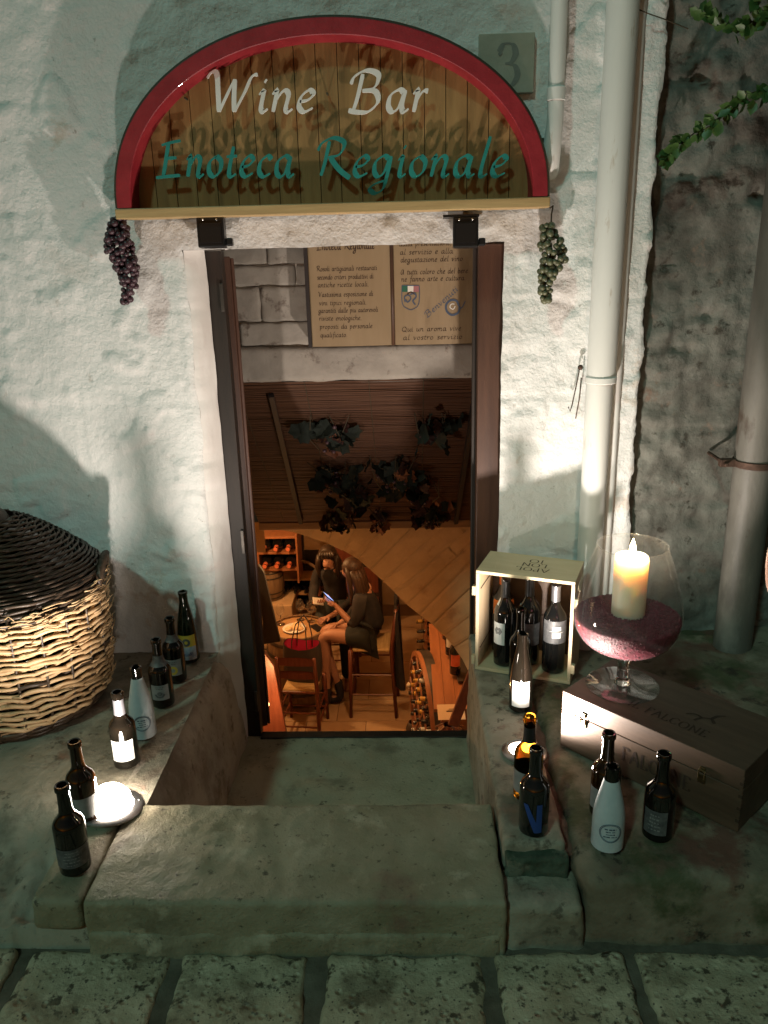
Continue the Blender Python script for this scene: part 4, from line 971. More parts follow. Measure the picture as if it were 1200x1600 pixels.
# ---------------------------------------------------------------- organic figures
def skin(name, nodes, edges, mtl, parent=None, sub=2, kids=None):
    me = bpy.data.meshes.new(name); me.from_pydata([n[:3] for n in nodes], edges, []); o = bpy.data.objects.new(name+'_tmp', me); COL.objects.link(o)
    md = o.modifiers.new('s', 'SKIN'); md.use_smooth_shade = True; md.branch_smoothing = .6
    for i, n in enumerate(nodes):
        sv = me.skin_vertices[0].data[i]; sv.radius = (n[3], n[4] if len(n) > 4 else n[3])
    me.skin_vertices[0].data[0].use_root = True
    sb = o.modifiers.new('u', 'SUBSURF'); sb.levels = sub; sb.render_levels = sub
    dg = bpy.context.evaluated_depsgraph_get(); dg.update()
    me2 = bpy.data.meshes.new_from_object(o.evaluated_get(dg)); bpy.data.objects.remove(o); me2.name = name
    me2.materials.clear(); me2.materials.append(mtl)
    for p in me2.polygons: p.use_smooth = True
    r_ = bpy.data.objects.new(name, me2); COL.objects.link(r_)
    if parent: r_.parent = parent
    return r_
def chain(nodes, edges, start, pts):
    last = start
    for p in pts: nodes.append(p); edges.append((last, len(nodes)-1)); last = len(nodes)-1
    return last
def add_hand(N_, E_, wrist, palm_dir, side_dir, L=.17, curl=.6, curl_dir=None, thumb=1):
    """palm and five bent fingers growing from node index wrist"""
    w0 = V(N_[wrist][:3]); d = V(palm_dir).normalized(); s_ = V(side_dir).normalized(); c = V(curl_dir).normalized() if curl_dir else d.cross(s_)
    palm = w0+d*L*.30; N_.append((*palm, .017, .026)); E_.append((wrist, len(N_)-1)); pi = len(N_)-1
    for k, (off, fl) in enumerate(((-.030,.34),(-.010,.40),(.010,.37),(.030,.28))):
        b = palm+d*L*.18+s_*off; last = pi; dd = d.copy(); p = b
        N_.append((*p, .0095)); E_.append((last, len(N_)-1)); last = len(N_)-1
        for q in range(3):
            dd = (dd+c*curl*.5).normalized(); p = p+dd*L*fl/3; N_.append((*p, .0085-.0008*q)); E_.append((last, len(N_)-1)); last = len(N_)-1
    b = w0+d*L*.16+s_*(-.030)*thumb; dd = (d-s_*thumb*.7).normalized(); last = wrist
    N_.append((*b, .011)); E_.append((pi, len(N_)-1)); last = len(N_)-1
    for q in range(2):
        b = b+dd*L*.16; dd = (dd+d*.4+c*.2).normalized(); N_.append((*b, .009)); E_.append((last, len(N_)-1)); last = len(N_)-1

# bystander whose bare elbow just enters the frame on the right
pe = at(1206,912,1.45)
pr = thing('person', 'person in a pale short sleeved shirt whose bare elbow enters at the right edge', 'person', (pe.x+.20, pe.y, 0))
ez = pe.z; ox = .0
N_ = [(.10,0,.93,.13,.10)]; E_ = []
a = chain(N_, E_, 0, [(.10,0,1.08,.125,.095),(.10,0,1.24,.145,.105),(.10,0,1.38,.13,.09)])
nk = chain(N_, E_, a, [(.10,.0,1.47,.055),(.10,-.01,1.53,.055),(.10,-.02,1.62,.085,.095),(.10,-.02,1.70,.075,.085)])
for s_ in (-1, 1):
    sh_ = chain(N_, E_, a, [(.10+s_*.15,0,1.36,.055),(.10+s_*.185,.0,1.22,.045)])
    if s_ < 0: el = chain(N_, E_, sh_, [(-.175,.01,ez+.06,.040),(-.172,.0,ez-.02,.040),(-.12,-.12,ez-.02,.036),(-.05,-.22,ez+.01,.026)]); add_hand(N_, E_, el, (.8,-.5,.2), (0,.3,1))
    else: el = chain(N_, E_, sh_, [(.31,.01,1.02,.038),(.31,-.05,.86,.030),(.31,-.08,.78,.024)]); add_hand(N_, E_, el, (0,-.1,-1), (0,1,0))
    chain(N_, E_, 0, [(.10+s_*.09,0,.82,.085),(.10+s_*.10,0,.5,.058),(.10+s_*.10,.02,.10,.04),(.10+s_*.10,.02,.05,.04),(.10+s_*.10,-.12,.035,.034,.03)])
skin('body', N_, E_, M['skin'], pr)
N2 = [(.10,0,.98,.155,.125)]; E2 = []
a = chain(N2, E2, 0, [(.10,0,1.10,.15,.12),(.10,0,1.24,.165,.125),(.10,0,1.38,.15,.105),(.10,0,1.45,.07)])
for s_ in (-1, 1): chain(N2, E2, 3, [(.10+s_*.16,0,1.365,.068),(.10+s_*.195,.0,1.22,.060),(.10+s_*.235,.005,1.14,.055)] if s_ > 0 else [(-.06,0,1.365,.068),(-.095,.0,1.22,.060),(-.150,.005,ez+.115,.052)])
skin('shirt', N2, E2, M['shirt'], pr)
N2 = [(.10,0,.98,.15,.12)]; E2 = []
for s_ in (-1, 1): chain(N2, E2, 0, [(.10+s_*.09,0,.84,.10),(.10+s_*.10,0,.5,.075),(.10+s_*.10,.02,.09,.06)])
skin('trousers', N2, E2, M['cloth'], pr)
MB().ball((.10,.0,1.685), .105, 8, (.92,1.05,1.1)).build('hair', M['hairk'], pr, smooth=True)
# ---------------------------------------------------------------- wooden door frame and open leaf
fr = thing('door_frame', 'dark brown wooden door frame with hinges in the doorway', 'door frame', (0,0,0))
def fb(nm, x0, x1, y0, y1, z0, z1, mt, bev=.003, par=fr): return MB().box(x0, x1, y0, y1, z0, z1).build(nm, mt, par, bevel=bev)
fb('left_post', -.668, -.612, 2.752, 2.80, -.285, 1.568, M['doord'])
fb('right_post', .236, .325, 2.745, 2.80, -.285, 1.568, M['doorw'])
fb('right_stop', .222, .245, 2.802, 2.83, -.285, 1.56, M['doord'])
fb('sill', -.611, .235, 2.730, 2.775, -.30, -.274, M['doord'])
for z_ in (1.42,.55,-.12):
    fb('hinge', -.624, -.613, 2.742, 2.751, z_-.045, z_+.045, M['hoop'], .001)
lf = thing('door_leaf', 'dark brown panelled door leaf folded open against the left passage wall', 'door', (-.612, 2.81, 0), (0,0,R(24)))
MB().box(-.018, .018, 0, .44, -.275, 1.55).build('panel', M['doorw'], lf, bevel=.004)
for (y0, y1) in ((.0,.07),(.36,.44)): MB().box(.0185, .030, y0, y1, -.27, 1.545).build('stile', M['doorw'], lf, bevel=.004)
for (z0, z1) in ((-.27,-.15),(.45,.55),(1.45,1.545)): MB().box(.0185, .029, .072, .358, z0, z1).build('rail', M['doorw'], lf, bevel=.004)
for (z0, z1) in ((-.13,.43),(.57,1.43)): MB().box(.0185, .024, .10, .33, z0, z1).build('moulding', M['doord'], lf, bevel=.006)
MB().box(.0185,.034,.385,.41,.46,.66).build('handle_plate', M['hoop'], lf, bevel=.002)

# ---------------------------------------------------------------- stair passage
def flat(name, mt, quads, kind='structure', parent=None):
    m = MB()
    for q in quads: m.add([V(p) for p in q], [(0,1,2,3)])
    o = m.build(name, mt, parent, merge=False)
    if not parent: tag(o, kind=kind)
    return o
def rough_plane(name, mt, o_, u_, v_, nu, nv, amp, ns, seed=0, parent=None):
    o_, u_, v_ = V(o_), V(u_), V(v_); nrm = u_.cross(v_).normalized()
    m = MB().grid(nu, nv, lambda a, b: (lambda p: p+nrm*amp*fbm(p, ns, 4, seed))(o_+u_*a+v_*b))
    o = m.build(name, mt, parent, smooth=True)
    if not parent: tag(o, kind='structure')
    return o
rough_plane('passage_left_wall', M['cellarwall'], (-.90,2.78,-2.25), (0,1.52,0), (0,0,4.3), 30, 60, .012, 5, 3)
rough_plane('passage_right_wall', M['cellarwall'], (.425,2.78,-2.25), (0,2.95,0), (0,0,4.3), 50, 60, .012, 5, 4)
rough_plane('passage_ceiling', M['intplaster'], (-.92,2.78,1.75), (1.4,0,0), (0,.6,0), 20, 10, .006, 5, 4)
flat('passage_floor', M['landing'], [[(-.92,2.70,-.301),(.44,2.70,-.301),(.44,2.785,-.301),(-.92,2.785,-.301)]])
stairs = None
for k in range(8):
    z1 = -.34-.235*(k+1); y0 = 2.78+.20*k
    o = rounded_box(-.90, .05, y0, y0+.23, z1-.25, z1, .012, .05, .003, 6, k).build('stone_stair', M['landing'], smooth=True); tag(o, kind='structure')

# wall of painted blocks above the stairs, with its bare ledge band
bw_ = MB().box(-.95, .44, 3.235, 3.42, 1.05, 1.80).build('block_wall', M['intplaster']); tag(bw_, kind='structure')
rr = random.Random(5)
ys = [1.205,1.30,1.435,1.515,1.60,1.72]
for r_ in range(len(ys)-1):
    x = -.93+rr.uniform(-.05,.03)
    while x < .40:
        w_ = rr.uniform(.15,.30); x1 = min(x+w_, .44)
        if x1-x > .05: rounded_box(x+.002, x1-.002, 3.222, 3.30, ys[r_]+.002, ys[r_+1]-.002, .007, .013, .0065, 14, rr.uniform(0,40)).build('block', M['block'], bw_, smooth=True)
        x = x1
rounded_box(-.94, .43, 3.205, 3.30, 1.062, 1.203, .022, .014, .006, 8, 3).build('plaster_band', M['block'], bw_, smooth=True)

# open-book board
BYk = 3.10
p00 = at(488,542,BYk); p10 = at(741,541,BYk); pm_ = at(614,541,BYk); bh = .44
bk_ = thing('open_book_board', 'wooden board shaped as an open book with handwritten Italian text', 'sign board', (pm_.x, BYk, p00.z))
wl = pm_.x-p00.x; wr = p10.x-pm_.x
def pagez(u, w_): return -.010*math.sin(min(1, u/w_)*math.pi)**1.0
m = MB(); m.grid(14, 1, lambda a, b: V((-wl+wl*a, -.012*math.sin(math.pi*a)**.7+.004, bh*b))); m.build('left_page', M['page'], bk_, smooth=True)
m = MB(); m.grid(14, 1, lambda a, b: V((.004+(wr-.004)*a, -.012*math.sin(math.pi*a)**.7+.004, bh*b))); m.build('right_page', M['page'], bk_, smooth=True)
MB().tube([V((.002,.002,0)), V((.002,.002,bh))], .007, 8).build('spine', M['bookedge'], bk_, smooth=True)
MB().box(-wl-.014, -wl-.0005, -.008, .085, -.002, bh).build('cover_edge', M['bookside'], bk_); MB().box(wr+.0005, wr+.018, -.008, .085, -.002, bh).build('cover_edge', M['bookside'], bk_)
MB().box(-wl, wr, .006, .085, .001, bh).build('book_block', M['bookedge'], bk_)
SC_ = (p10.x-p00.x)/253.0
def pagefn(x0, z0, rot=0):
    def fn(u, v, d):
        c, s_ = math.cos(rot), math.sin(rot); x = x0+u*c-v*s_; z = z0+u*s_+v*c
        q = (x+wl)/wl if x < 0 else (x-.004)/(wr-.004); q = min(1, max(0, q))
        return V((x, -.012*math.sin(math.pi*q)**.7+.004-.0008-d, z))
    return fn
def pt(px_, py__): p = at(px_, py__, BYk); return p.x-pm_.x, p.z-p00.z
def line(s, px_, py__, pw, xh, mtl=M['ink'], rot=0):
    x0, z0 = pt(px_, py__); wd = textwidth(s, G, .05)*xh*SC_; sx = pw*SC_/wd
    write(s, G, pagefn(x0, z0, rot), xh*SC_, sx=sx, sp=.05, wmax=.26, wmin=.15, nib=R(40), depth=.0002, k=3).build('handwriting', mtl, bk_, merge=False)
line('Enoteca Regionale', 495,391,88,7.2)
for (s, x_, y_, w_) in (('Rosoli artigianali restaurati',495,424,92),('secondo criteri produttivi di',496,437,86),('antiche ricette locali,',497,449,78),('Vastissima esposizione di',498,464,84),('vini tipici regionali,',499,477,73),('garantiti dalle piu autorevoli',498,489,92),('riviste enologiche,',499,501,66),('proposti da personale',500,514,82),('qualificato.',501,527,42)):
    s = s.replace('R','R'); line(s, x_, y_, w_, 4.2)
for (s, x_, y_, w_) in (('dalla presentazione,',624,385,78),('al servizio e alla',625,398,80),('degustazione del vino.',626,410,96),('A tutti coloro che del bere',626,429,102),('ne fanno arte e cultura.',627,440,98)):
    line(s, x_, y_, w_, 4.4)
line('Benvenuti', 668,496,62,5.0, M['inkblue'], R(40))
line('Qui un aroma vive', 628,518,92,4.4, M['ink']); line('al vostro servizio', 630,531,92,4.4, M['ink'])
def blob(pts, mtl, dd=.0011, nm='emblem'):
    m = MB(); vs_ = []
    for (a, b) in pts: x, z = pt(a, b); vs_.append(pagefn(x, z)(0,0,dd-.0004))
    m.add(vs_, [tuple(range(len(vs_)))]); return m.build(nm, mtl, bk_, merge=False)
blob([(628,446),(637,446),(637,456),(628,456)], M['inkgreen']); blob([(637,446),(646,446),(646,456),(637,456)], M['inkwhite']); blob([(646,446),(655,446),(655,456),(646,456)], M['inkred'])
def pline(pts, mtl, wpx=1.2, dd=.0012, nm='emblem'):
    m = MB(); P_ = [pt(a, b) for a, b in pts]
    stroke(m, P_, lambda u, v, d: pagefn(u, v)(0,0,d+dd-.0004), wpx*SC_, wpx*SC_, 0, .0002, 4); m.build(nm, mtl, bk_, merge=False)
pline([(628,446),(628,470),(631,479)], M['inkblue']); pline([(655,446),(655,470),(652,479)], M['inkblue']); pline([(631,479),(642,484),(652,479)], M['inkblue']); pline([(628,446),(655,446)], M['inkblue'])
pline([(633,472),(632,464),(638,461),(642,466),(637,472),(634,468)], M['inkblue'], 2); pline([(641,460),(648,458),(650,464),(645,470),(649,476)], M['inkblue'], 2.2); pline([(636,460),(642,456),(648,460)], M['ink'], 1.6)
pline([(718,478),(716,488),(706,492),(698,486),(697,476),(704,469),(713,470),(717,478)], M['inkblue'], 3.2); pline([(711,478),(708,483),(703,480),(705,475),(710,475)], M['inkwhite'], 1.4); pline([(717,482),(722,480),(727,470)], M['inkblue'], 1.6)

# ---------------------------------------------------------------- sloping cane blind and its dressing
mt0 = V((0, 3.215, at(600,593,3.215).z)); mb0 = V((0, 4.18, at(600,815,4.18).z))
mx0, mx1 = -.84, .415; sl_v = mb0-mt0; SLn = sl_v.length; sdir = sl_v.normalized(); snor = V((0, -sdir.z*-1, 0)); snor = V((0, sdir.z, -sdir.y)).normalized()
if snor.z > 0: snor = -snor
bl = thing('cane_blind', 'sloping ceiling blind of thin brown canes above the stairs', 'blind', mt0)
m = MB(); rr = random.Random(2); nsl = 200
for i in range(nsl):
    s_ = SLn*(i+.5)/nsl; c = sdir*s_; th = SLn/nsl*.40; off = rr.uniform(-.0015,.0015); k = 5
    pts = [V((mx0+(mx1-mx0)*j/k, 0, 0))+c+snor*(off+rr.uniform(-.0012,.0012))+sdir*rr.uniform(-.0012,.0012) for j in range(k+1)]
    m.tube(pts, th, 4, caps=False)
tag(m.build('cane', M['bamboo'], bl, smooth=True, merge=False), kind='stuff')
m = MB().add([V((mx0,0,0))-snor*.006, V((mx1,0,0))-snor*.006, V((mx1,0,0))+sl_v-snor*.006, V((mx0,0,0))+sl_v-snor*.006], [(0,1,2,3)]); m.build('backing_cloth', M['bookside'], bl)
for x_ in (-.70,-.42,-.16,.06,.27):
    m = MB().tube([V((x_,0,0))+snor*.004+sdir*SLn*q/8 for q in range(9)], .0016, 4); m.build('binding_cord', M['stem'], bl)
for (pa, pb) in (((424,612),(470,812)),((742,612),(712,812))):
    def onb(p):
        d = FWD + RIGHT*((p[0]-600)/FPX) - UP*((p[1]-800)/FPX); t_ = (mt0-CAM).dot(snor)/d.dot(snor); return CAM+d*t_-mt0
    a, b = onb(pa), onb(pb); m = MB().tube([a+snor*.018, b+snor*.018], .015, 4); m.build('batten', M['bookside'], bl)
MB().box(mx0, mx1, -.02+sl_v.y, .035+sl_v.y, sl_v.z-.035, sl_v.z+.01).build('bottom_rail', M['beam'], bl, bevel=.004)
VL = {}
def vine_leaf(mtl, key, s_=.05):
    m = MB(); pts = [V((0,0,0))]; 
    for k in range(15):
        a = -2.5+5.0*k/14; r_ = s_*(.55+.45*abs(math.cos(a*1.25)))*(1.0 if k % 2 == 0 else .80); pts.append(V((r_*math.cos(a)+s_*.2, r_*math.sin(a), .006*math.sin(k*2.1))))
    m.add(pts, [(0,k,k+1) for k in range(1,15)]+[(0,15,1)]); me = m.mesh('leaf', smooth=True); me.materials.append(mtl); VL[key] = me
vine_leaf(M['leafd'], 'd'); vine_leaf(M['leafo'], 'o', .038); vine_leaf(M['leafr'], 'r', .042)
gs = MB().ball((0,0,0), .010, 4).mesh('grape', smooth=True); gs.materials.append(M['grapep'])
def onblind(x_, y_):
    d = FWD + RIGHT*((x_-600)/FPX) - UP*((y_-800)/FPX); t_ = (mt0-CAM).dot(snor)/d.dot(snor); return CAM+d*t_
def vine(label, px_, py__, sx_, sy_, nd, no, nr, ng, seed):
    rr = random.Random(seed); c = onblind(px_, py__); t = thing('vine_spray', label, 'vine spray', c, group='artificial vine sprays on the cane blind')
    for (key, n_) in (('d', nd), ('o', no), ('r', nr)):
        for k in range(n_):
            oo = (0, 1) if key != 'o' else (0, .45)
            p = onblind(px_+rr.gauss(0, .45)*sx_, py__+rr.gauss(oo[0], .45)*sy_+(.4*sy_ if key == 'o' else 0))-c+snor*rr.uniform(.015,.085)
            inst(VL[key], 'leaf', t, p, (rr.uniform(1.0,2.6), rr.uniform(-.9,.9), rr.uniform(0,6.28)), (rr.uniform(.7,1.25),)*3)
    for k in range(ng):
        p = onblind(px_+rr.gauss(0,.3)*sx_*.7, py__+rr.gauss(.3,.35)*sy_)-c+snor*rr.uniform(.02,.08); inst(gs, 'grape', t, p)
    m = MB()
    for q in range(3):
        a = onblind(px_+rr.uniform(-1,1)*sx_, py__-sy_*.9)-c+snor*.02; b = onblind(px_+rr.uniform(-.6,.6)*sx_, py__+sy_*rr.uniform(.8,1.3))-c+snor*.05
        m.tube([a, (a+b)/2+V((rr.uniform(-.04,.04),0,0))+snor*.03, b], .0022, 5)
    m.build('tendril', M['stem'], t, smooth=True)
vine('dark leaf spray with orange leaves at the upper left of the blind', 515,662,36,22, 16,7,3,10,1)
vine('dark leaf spray at the upper right of the blind', 680,655,36,18, 15,0,6,12,2)
vine('green leaf spray at the middle left of the blind', 520,735,40,20, 15,1,6,10,3)
vine('dense dark leaf spray at the middle of the blind', 615,728,44,24, 20,3,4,16,4)
vine('dense dark leaf spray below the middle of the blind', 555,765,34,18, 14,1,5,18,5)
vine('spray with rusty leaves at the middle right of the blind', 655,757,34,16, 6,5,8,12,6)
vine('drooping dark spray at the lower left of the blind', 525,803,32,12, 9,0,9,16,7)
vine('small orange leaved spray at the lower middle of the blind', 590,800,14,12, 3,7,3,4,8)
vine('leaf spray with one pale green leaf at the lower right of the blind', 670,795,40,16, 10,1,9,14,9)

# ---------------------------------------------------------------- vault arch of stone at the foot of the stairs
AY = 4.30
cp = [(404,822),(430,826),(470,835),(520,852),(560,875),(600,910),(640,950),(675,976),(703,1003),(722,1030),(738,1062),(746,1100),(749,1140),(750,1185)]
cv = [at(a, b, AY) for a, b in cp]; cv = [V((p.x, AY, p.z)) for p in cv]
# resample
L_ = [0]
for a, b in zip(cv, cv[1:]): L_.append(L_[-1]+(b-a).length)
def cvp(s_):
    s_ = min(max(s_, 0), L_[-1]-1e-6)
    for i in range(len(cv)-1):
        if L_[i+1] >= s_: return cv[i].lerp(cv[i+1], (s_-L_[i])/(L_[i+1]-L_[i]))
va = thing('vault_arch', 'rising stone vault arch lit orange at the foot of the stairs', 'arch', (0,0,0)); va['kind'] = 'structure'
nb_ = 22; rr = random.Random(3); seq = [L_[-1]*i/nb_ for i in range(nb_+1)]
for i in range(nb_):
    a, b = cvp(seq[i]+.0015), cvp(seq[i+1]-.0015)
    def nrm(s_): t_ = (cvp(s_+.12)-cvp(s_-.12)).normalized(); return V((-t_.z, 0, t_.x))*-1 if (-t_.z) < 0 else V((-t_.z, 0, t_.x))
    na, nb2 = nrm(seq[i]), nrm(seq[i+1])
    for q in range(2):
        sp_ = .42 if i % 2 else .55
        r0, r1 = (.0,sp_)[q]+.001, (sp_,1.1)[q]-.001; dy = rr.uniform(-.006,.006)
        m = MB(); k = 5
        def fn(u, v, a=a, b=b, na=na, nb2=nb2, r0=r0, r1=r1, dy=dy): 
            p = (a+na*(r0+(r1-r0)*v)).lerp(b+nb2*(r0+(r1-r0)*v), u); e = min(u, 1-u, v, 1-v); return p+V((0, dy+(.004 if e < .01 else 0)+.003*fbm(p, 9, 3, i), 0))
        m.grid(k, k, fn); m.grid(k, 2, lambda u, v: fn(u, 0)+V((0, .30*v, 0))); m.build('vault_stone', M['voussoir'], va, smooth=False)
m = MB()
for i in range(30):
    s0_, s1_ = L_[-1]*i/30, L_[-1]*(i+1)/30; a, b = cvp(s0_), cvp(s1_)
    m.add([a+V((0,.015,0)), b+V((0,.015,0)), b+V((1.5,.015,0)), V((b.x+1.5,AY+.015,2)), V((a.x,AY+.015,2))], [(0,1,4)]) if False else None
m.grid(30, 1, lambda u, v: (lambda p: V((p.x+(1.2*v), AY+.016, p.z+1.2*v)))(cvp(L_[-1]*u))); m.build('mortar_bed', M['palejoint'], va)
flat('vault_ceiling', M['cellarwall'], [[(-2.6,AY+.01,.10),(1.2,AY+.01,.10),(1.2,8.4,.10),(-2.6,8.4,.10)], [(-2.6,AY+.31,-.2),(-.90,AY+.31,-.2),(-.90,AY+.31,.1),(-2.6,AY+.31,.1)]])
# ---------------------------------------------------------------- cellar room
cf = flat('cellar_floor', M['tilejoint'], [[(-2.6,4.3,-2.206),(1.6,4.3,-2.206),(1.6,8.4,-2.206),(-2.6,8.4,-2.206)]])
tm = rounded_box(-.2475, .2475, -.1675, .1675, -.004, .003, .002, .2, 0).mesh('tile'); tm.materials.append(M['floortile'])
for j in range(9):
    for i in range(5):
        inst(tm, 'tile', cf, (-1.15+.50*i+(.25 if j % 2 else 0), 5.0+.34*j, -2.203+rr.uniform(-.001,.001)), (rr.uniform(-.002,.002),rr.uniform(-.002,.002),0))
rough_plane('cellar_back_wall', M['cellarwall'], (-2.6,8.2,-2.25), (4.2,0,0), (0,0,2.5), 60, 40, .02, 3, 4)
rough_plane('cellar_left_wall', M['cellarwall'], (-2.3,4.2,-2.25), (0,4.1,0), (0,0,2.5), 60, 40, .02, 3, 5)
rough_plane('cellar_right_wall', M['cellarwall'], (.62,5.7,-2.25), (0,2.6,0), (0,0,2.5), 40, 40, .015, 3, 6)
rough_plane('cellar_front_wall', M['cellarwall'], (-2.4,4.25,-2.25), (1.5,0,0), (0,0,2.5), 30, 30, .01, 3, 6)

# cellar lamps, out of the photograph's view
def bulb(label, loc, e, size=.05, colr=(1,.52,.20), name='pendant_lamp'):
    t = thing(name, label, 'lamp', loc)
    MB().ball((0,0,0), size*.6, 8).build('bulb', M['lampshade'], t, smooth=True)
    MB().tube([V((0,0,size*.6)), V((0,0,size*.6+.05))], .014, 10).build('socket', M['hoop'], t)
    l_ = bpy.data.lights.new('bulb_light', 'POINT'); l_.energy = e; l_.color = colr; l_.shadow_soft_size = size
    o = bpy.data.objects.new('bulb_light', l_); COL.objects.link(o); o.parent = t; o.location = (0,0,0)
bulb('warm hanging bulb above the barrel table in the cellar', (-1.5,6.3,-.35), CELLAR)
bulb('warm hanging bulb near the counter in the cellar', (-.25,5.1,-.15), CELLAR*.55)
bulb('small warm wall lamp inside the stair passage', (-.80,3.75,-.75), STAIR, .04, name='wall_lamp')

# ---------------------------------------------------------------- barrels
def barrel(label, loc, rt, rm, h, mt_stave, nst_=18, hoops=(.10,.26,.74,.90), cat='barrel', name='oak_barrel', topz=None):
    t = thing(name, label, cat, loc); rad = lambda q: rt+(rm-rt)*math.sin(math.pi*q)**.8
    m = MB(); wa = 2*math.pi/nst_*.97; kz = 10
    def fn(a, b): an = -wa/2+wa*a; return V(((rad(b))*math.cos(an), rad(b)*math.sin(an), h*b))
    m.grid(2, kz, fn); m.grid(2, kz, lambda a, b: fn(a, b)*1-V((math.cos(-wa/2+wa*a)*.02, math.sin(-wa/2+wa*a)*.02, 0)))
    m.add([fn(0,1), fn(1,1), fn(1,1)-V((.02*math.cos(wa/2),.02*math.sin(wa/2),0)), fn(0,1)-V((.02*math.cos(wa/2),-.02*math.sin(wa/2),0))], [(0,1,2,3)])
    me = m.mesh('stave', smooth=False); me.materials.append(mt_stave)
    for k in range(nst_): inst(me, 'stave', t, (0,0,0), (0,0,2*math.pi*k/nst_), (1+rnd.uniform(-.006,.006),)*2+(1,))
    for q in hoops: MB().lathe([(rad(q-.02)+.003, h*(q-.022)), (rad(q)+.005, h*q), (rad(q+.02)+.003, h*(q+.022))], 36).build('hoop', M['hoop'], t, smooth=True)
    MB().lathe([(0,h-.022),(rt-.012,h-.022)], 32).build('barrel_head', M['oakx'], t)
    MB().lathe([(0,.02),(rt-.012,.02)], 32).build('barrel_head', M['oakx'], t)
    return t
BT = V((-.985, 6.22, -2.2))
barrel('upright oak barrel used as a table beside the two women', BT, .245, .285, .70, M['oak'])
tb = BT.z+.70-.022
gtop = MB().lathe([(0,0),(.232,0),(.232,.004),(0,.004)], 40); o = gtop.build('serving_board', M['oakx'], loc=(BT.x, BT.y, tb+.001), smooth='auto'); tag(o, 'round pale wooden board on the barrel table', 'board')
barrel('small oak barrel standing against the far left cellar wall', (-1.42,7.35,-1.72), .115, .145, .33, M['oak'], 14, name='small_barrel')
o = MB().box(-1.75, -1.18, 7.15, 7.6, -2.2, -1.725).build('barrel_plinth', M['cellarwall'], bevel=.01); tag(o, 'low plastered plinth under the small barrel', 'plinth')
# plate, bread, glasses
TT = tb+.0065
t = thing('plate', 'round plate on the barrel table', 'plate', (BT.x-.03, BT.y-.02, TT)); MB().lathe([(0,.003),(.075,.003),(.10,.012),(.102,.014),(.10,.016),(.07,.007),(0,.007)], 32).build('dish', M['label_white'], t, smooth=True)
for (dx, dy, lab) in ((-.045,-.02,'bread slice at the left of the plate'),(.005,.0,'bread slice in the middle of the plate'),(.05,-.015,'bread slice at the right of the plate'),(.015,.05,'bread slice at the back of the plate')):
    m = MB().lathe([(0,0),(.032,0),(.038,.010),(.030,.02),(0,.022)], 14); o = m.build('bread_slice', M['bread'], smooth=True, loc=(BT.x-.03+dx, BT.y-.02+dy, TT+.008)); o.rotation_euler = (R(18),R(dx*300),dx*20); tag(o, lab, 'bread', 'bread slices on the plate')
def wineglass(label, x, y, z):
    t = thing('wine_glass', label, 'wine glass', (x,y,z), group='wine glasses on the barrel table')
    MB().lathe(smooth_prof([(.0,.085),(.018,.09),(.036,.12),(.034,.155),(.027,.19)]), 24).build('bowl', M['glass'], t, smooth=True)
    MB().tube([V((0,0,.003)), V((0,0,.086))], .0035, 8).build('stem', M['solidglass'], t, smooth=True); MB().lathe([(0,.001),(.034,.001),(.034,.003),(.004,.006)], 24).build('foot', M['solidglass'], t, smooth=True)
wineglass('stemmed wine glass at the back of the barrel table', BT.x-.0, BT.y+.17, TT); wineglass('stemmed wine glass near the seated woman on the barrel table', BT.x+.10, BT.y+.13, TT); wineglass('stemmed wine glass at the left rim of the barrel table', BT.x-.16, BT.y+.08, TT)
o = MB().box(-.035,.035,-.07,.07,0,.008).build('mobile_phone', M['black'], bevel=.003, loc=(BT.x+.16, BT.y+.0, TT)); o.rotation_euler = (0,0,R(35)); tag(o, 'black phone lying face down at the barrel rim', 'phone')

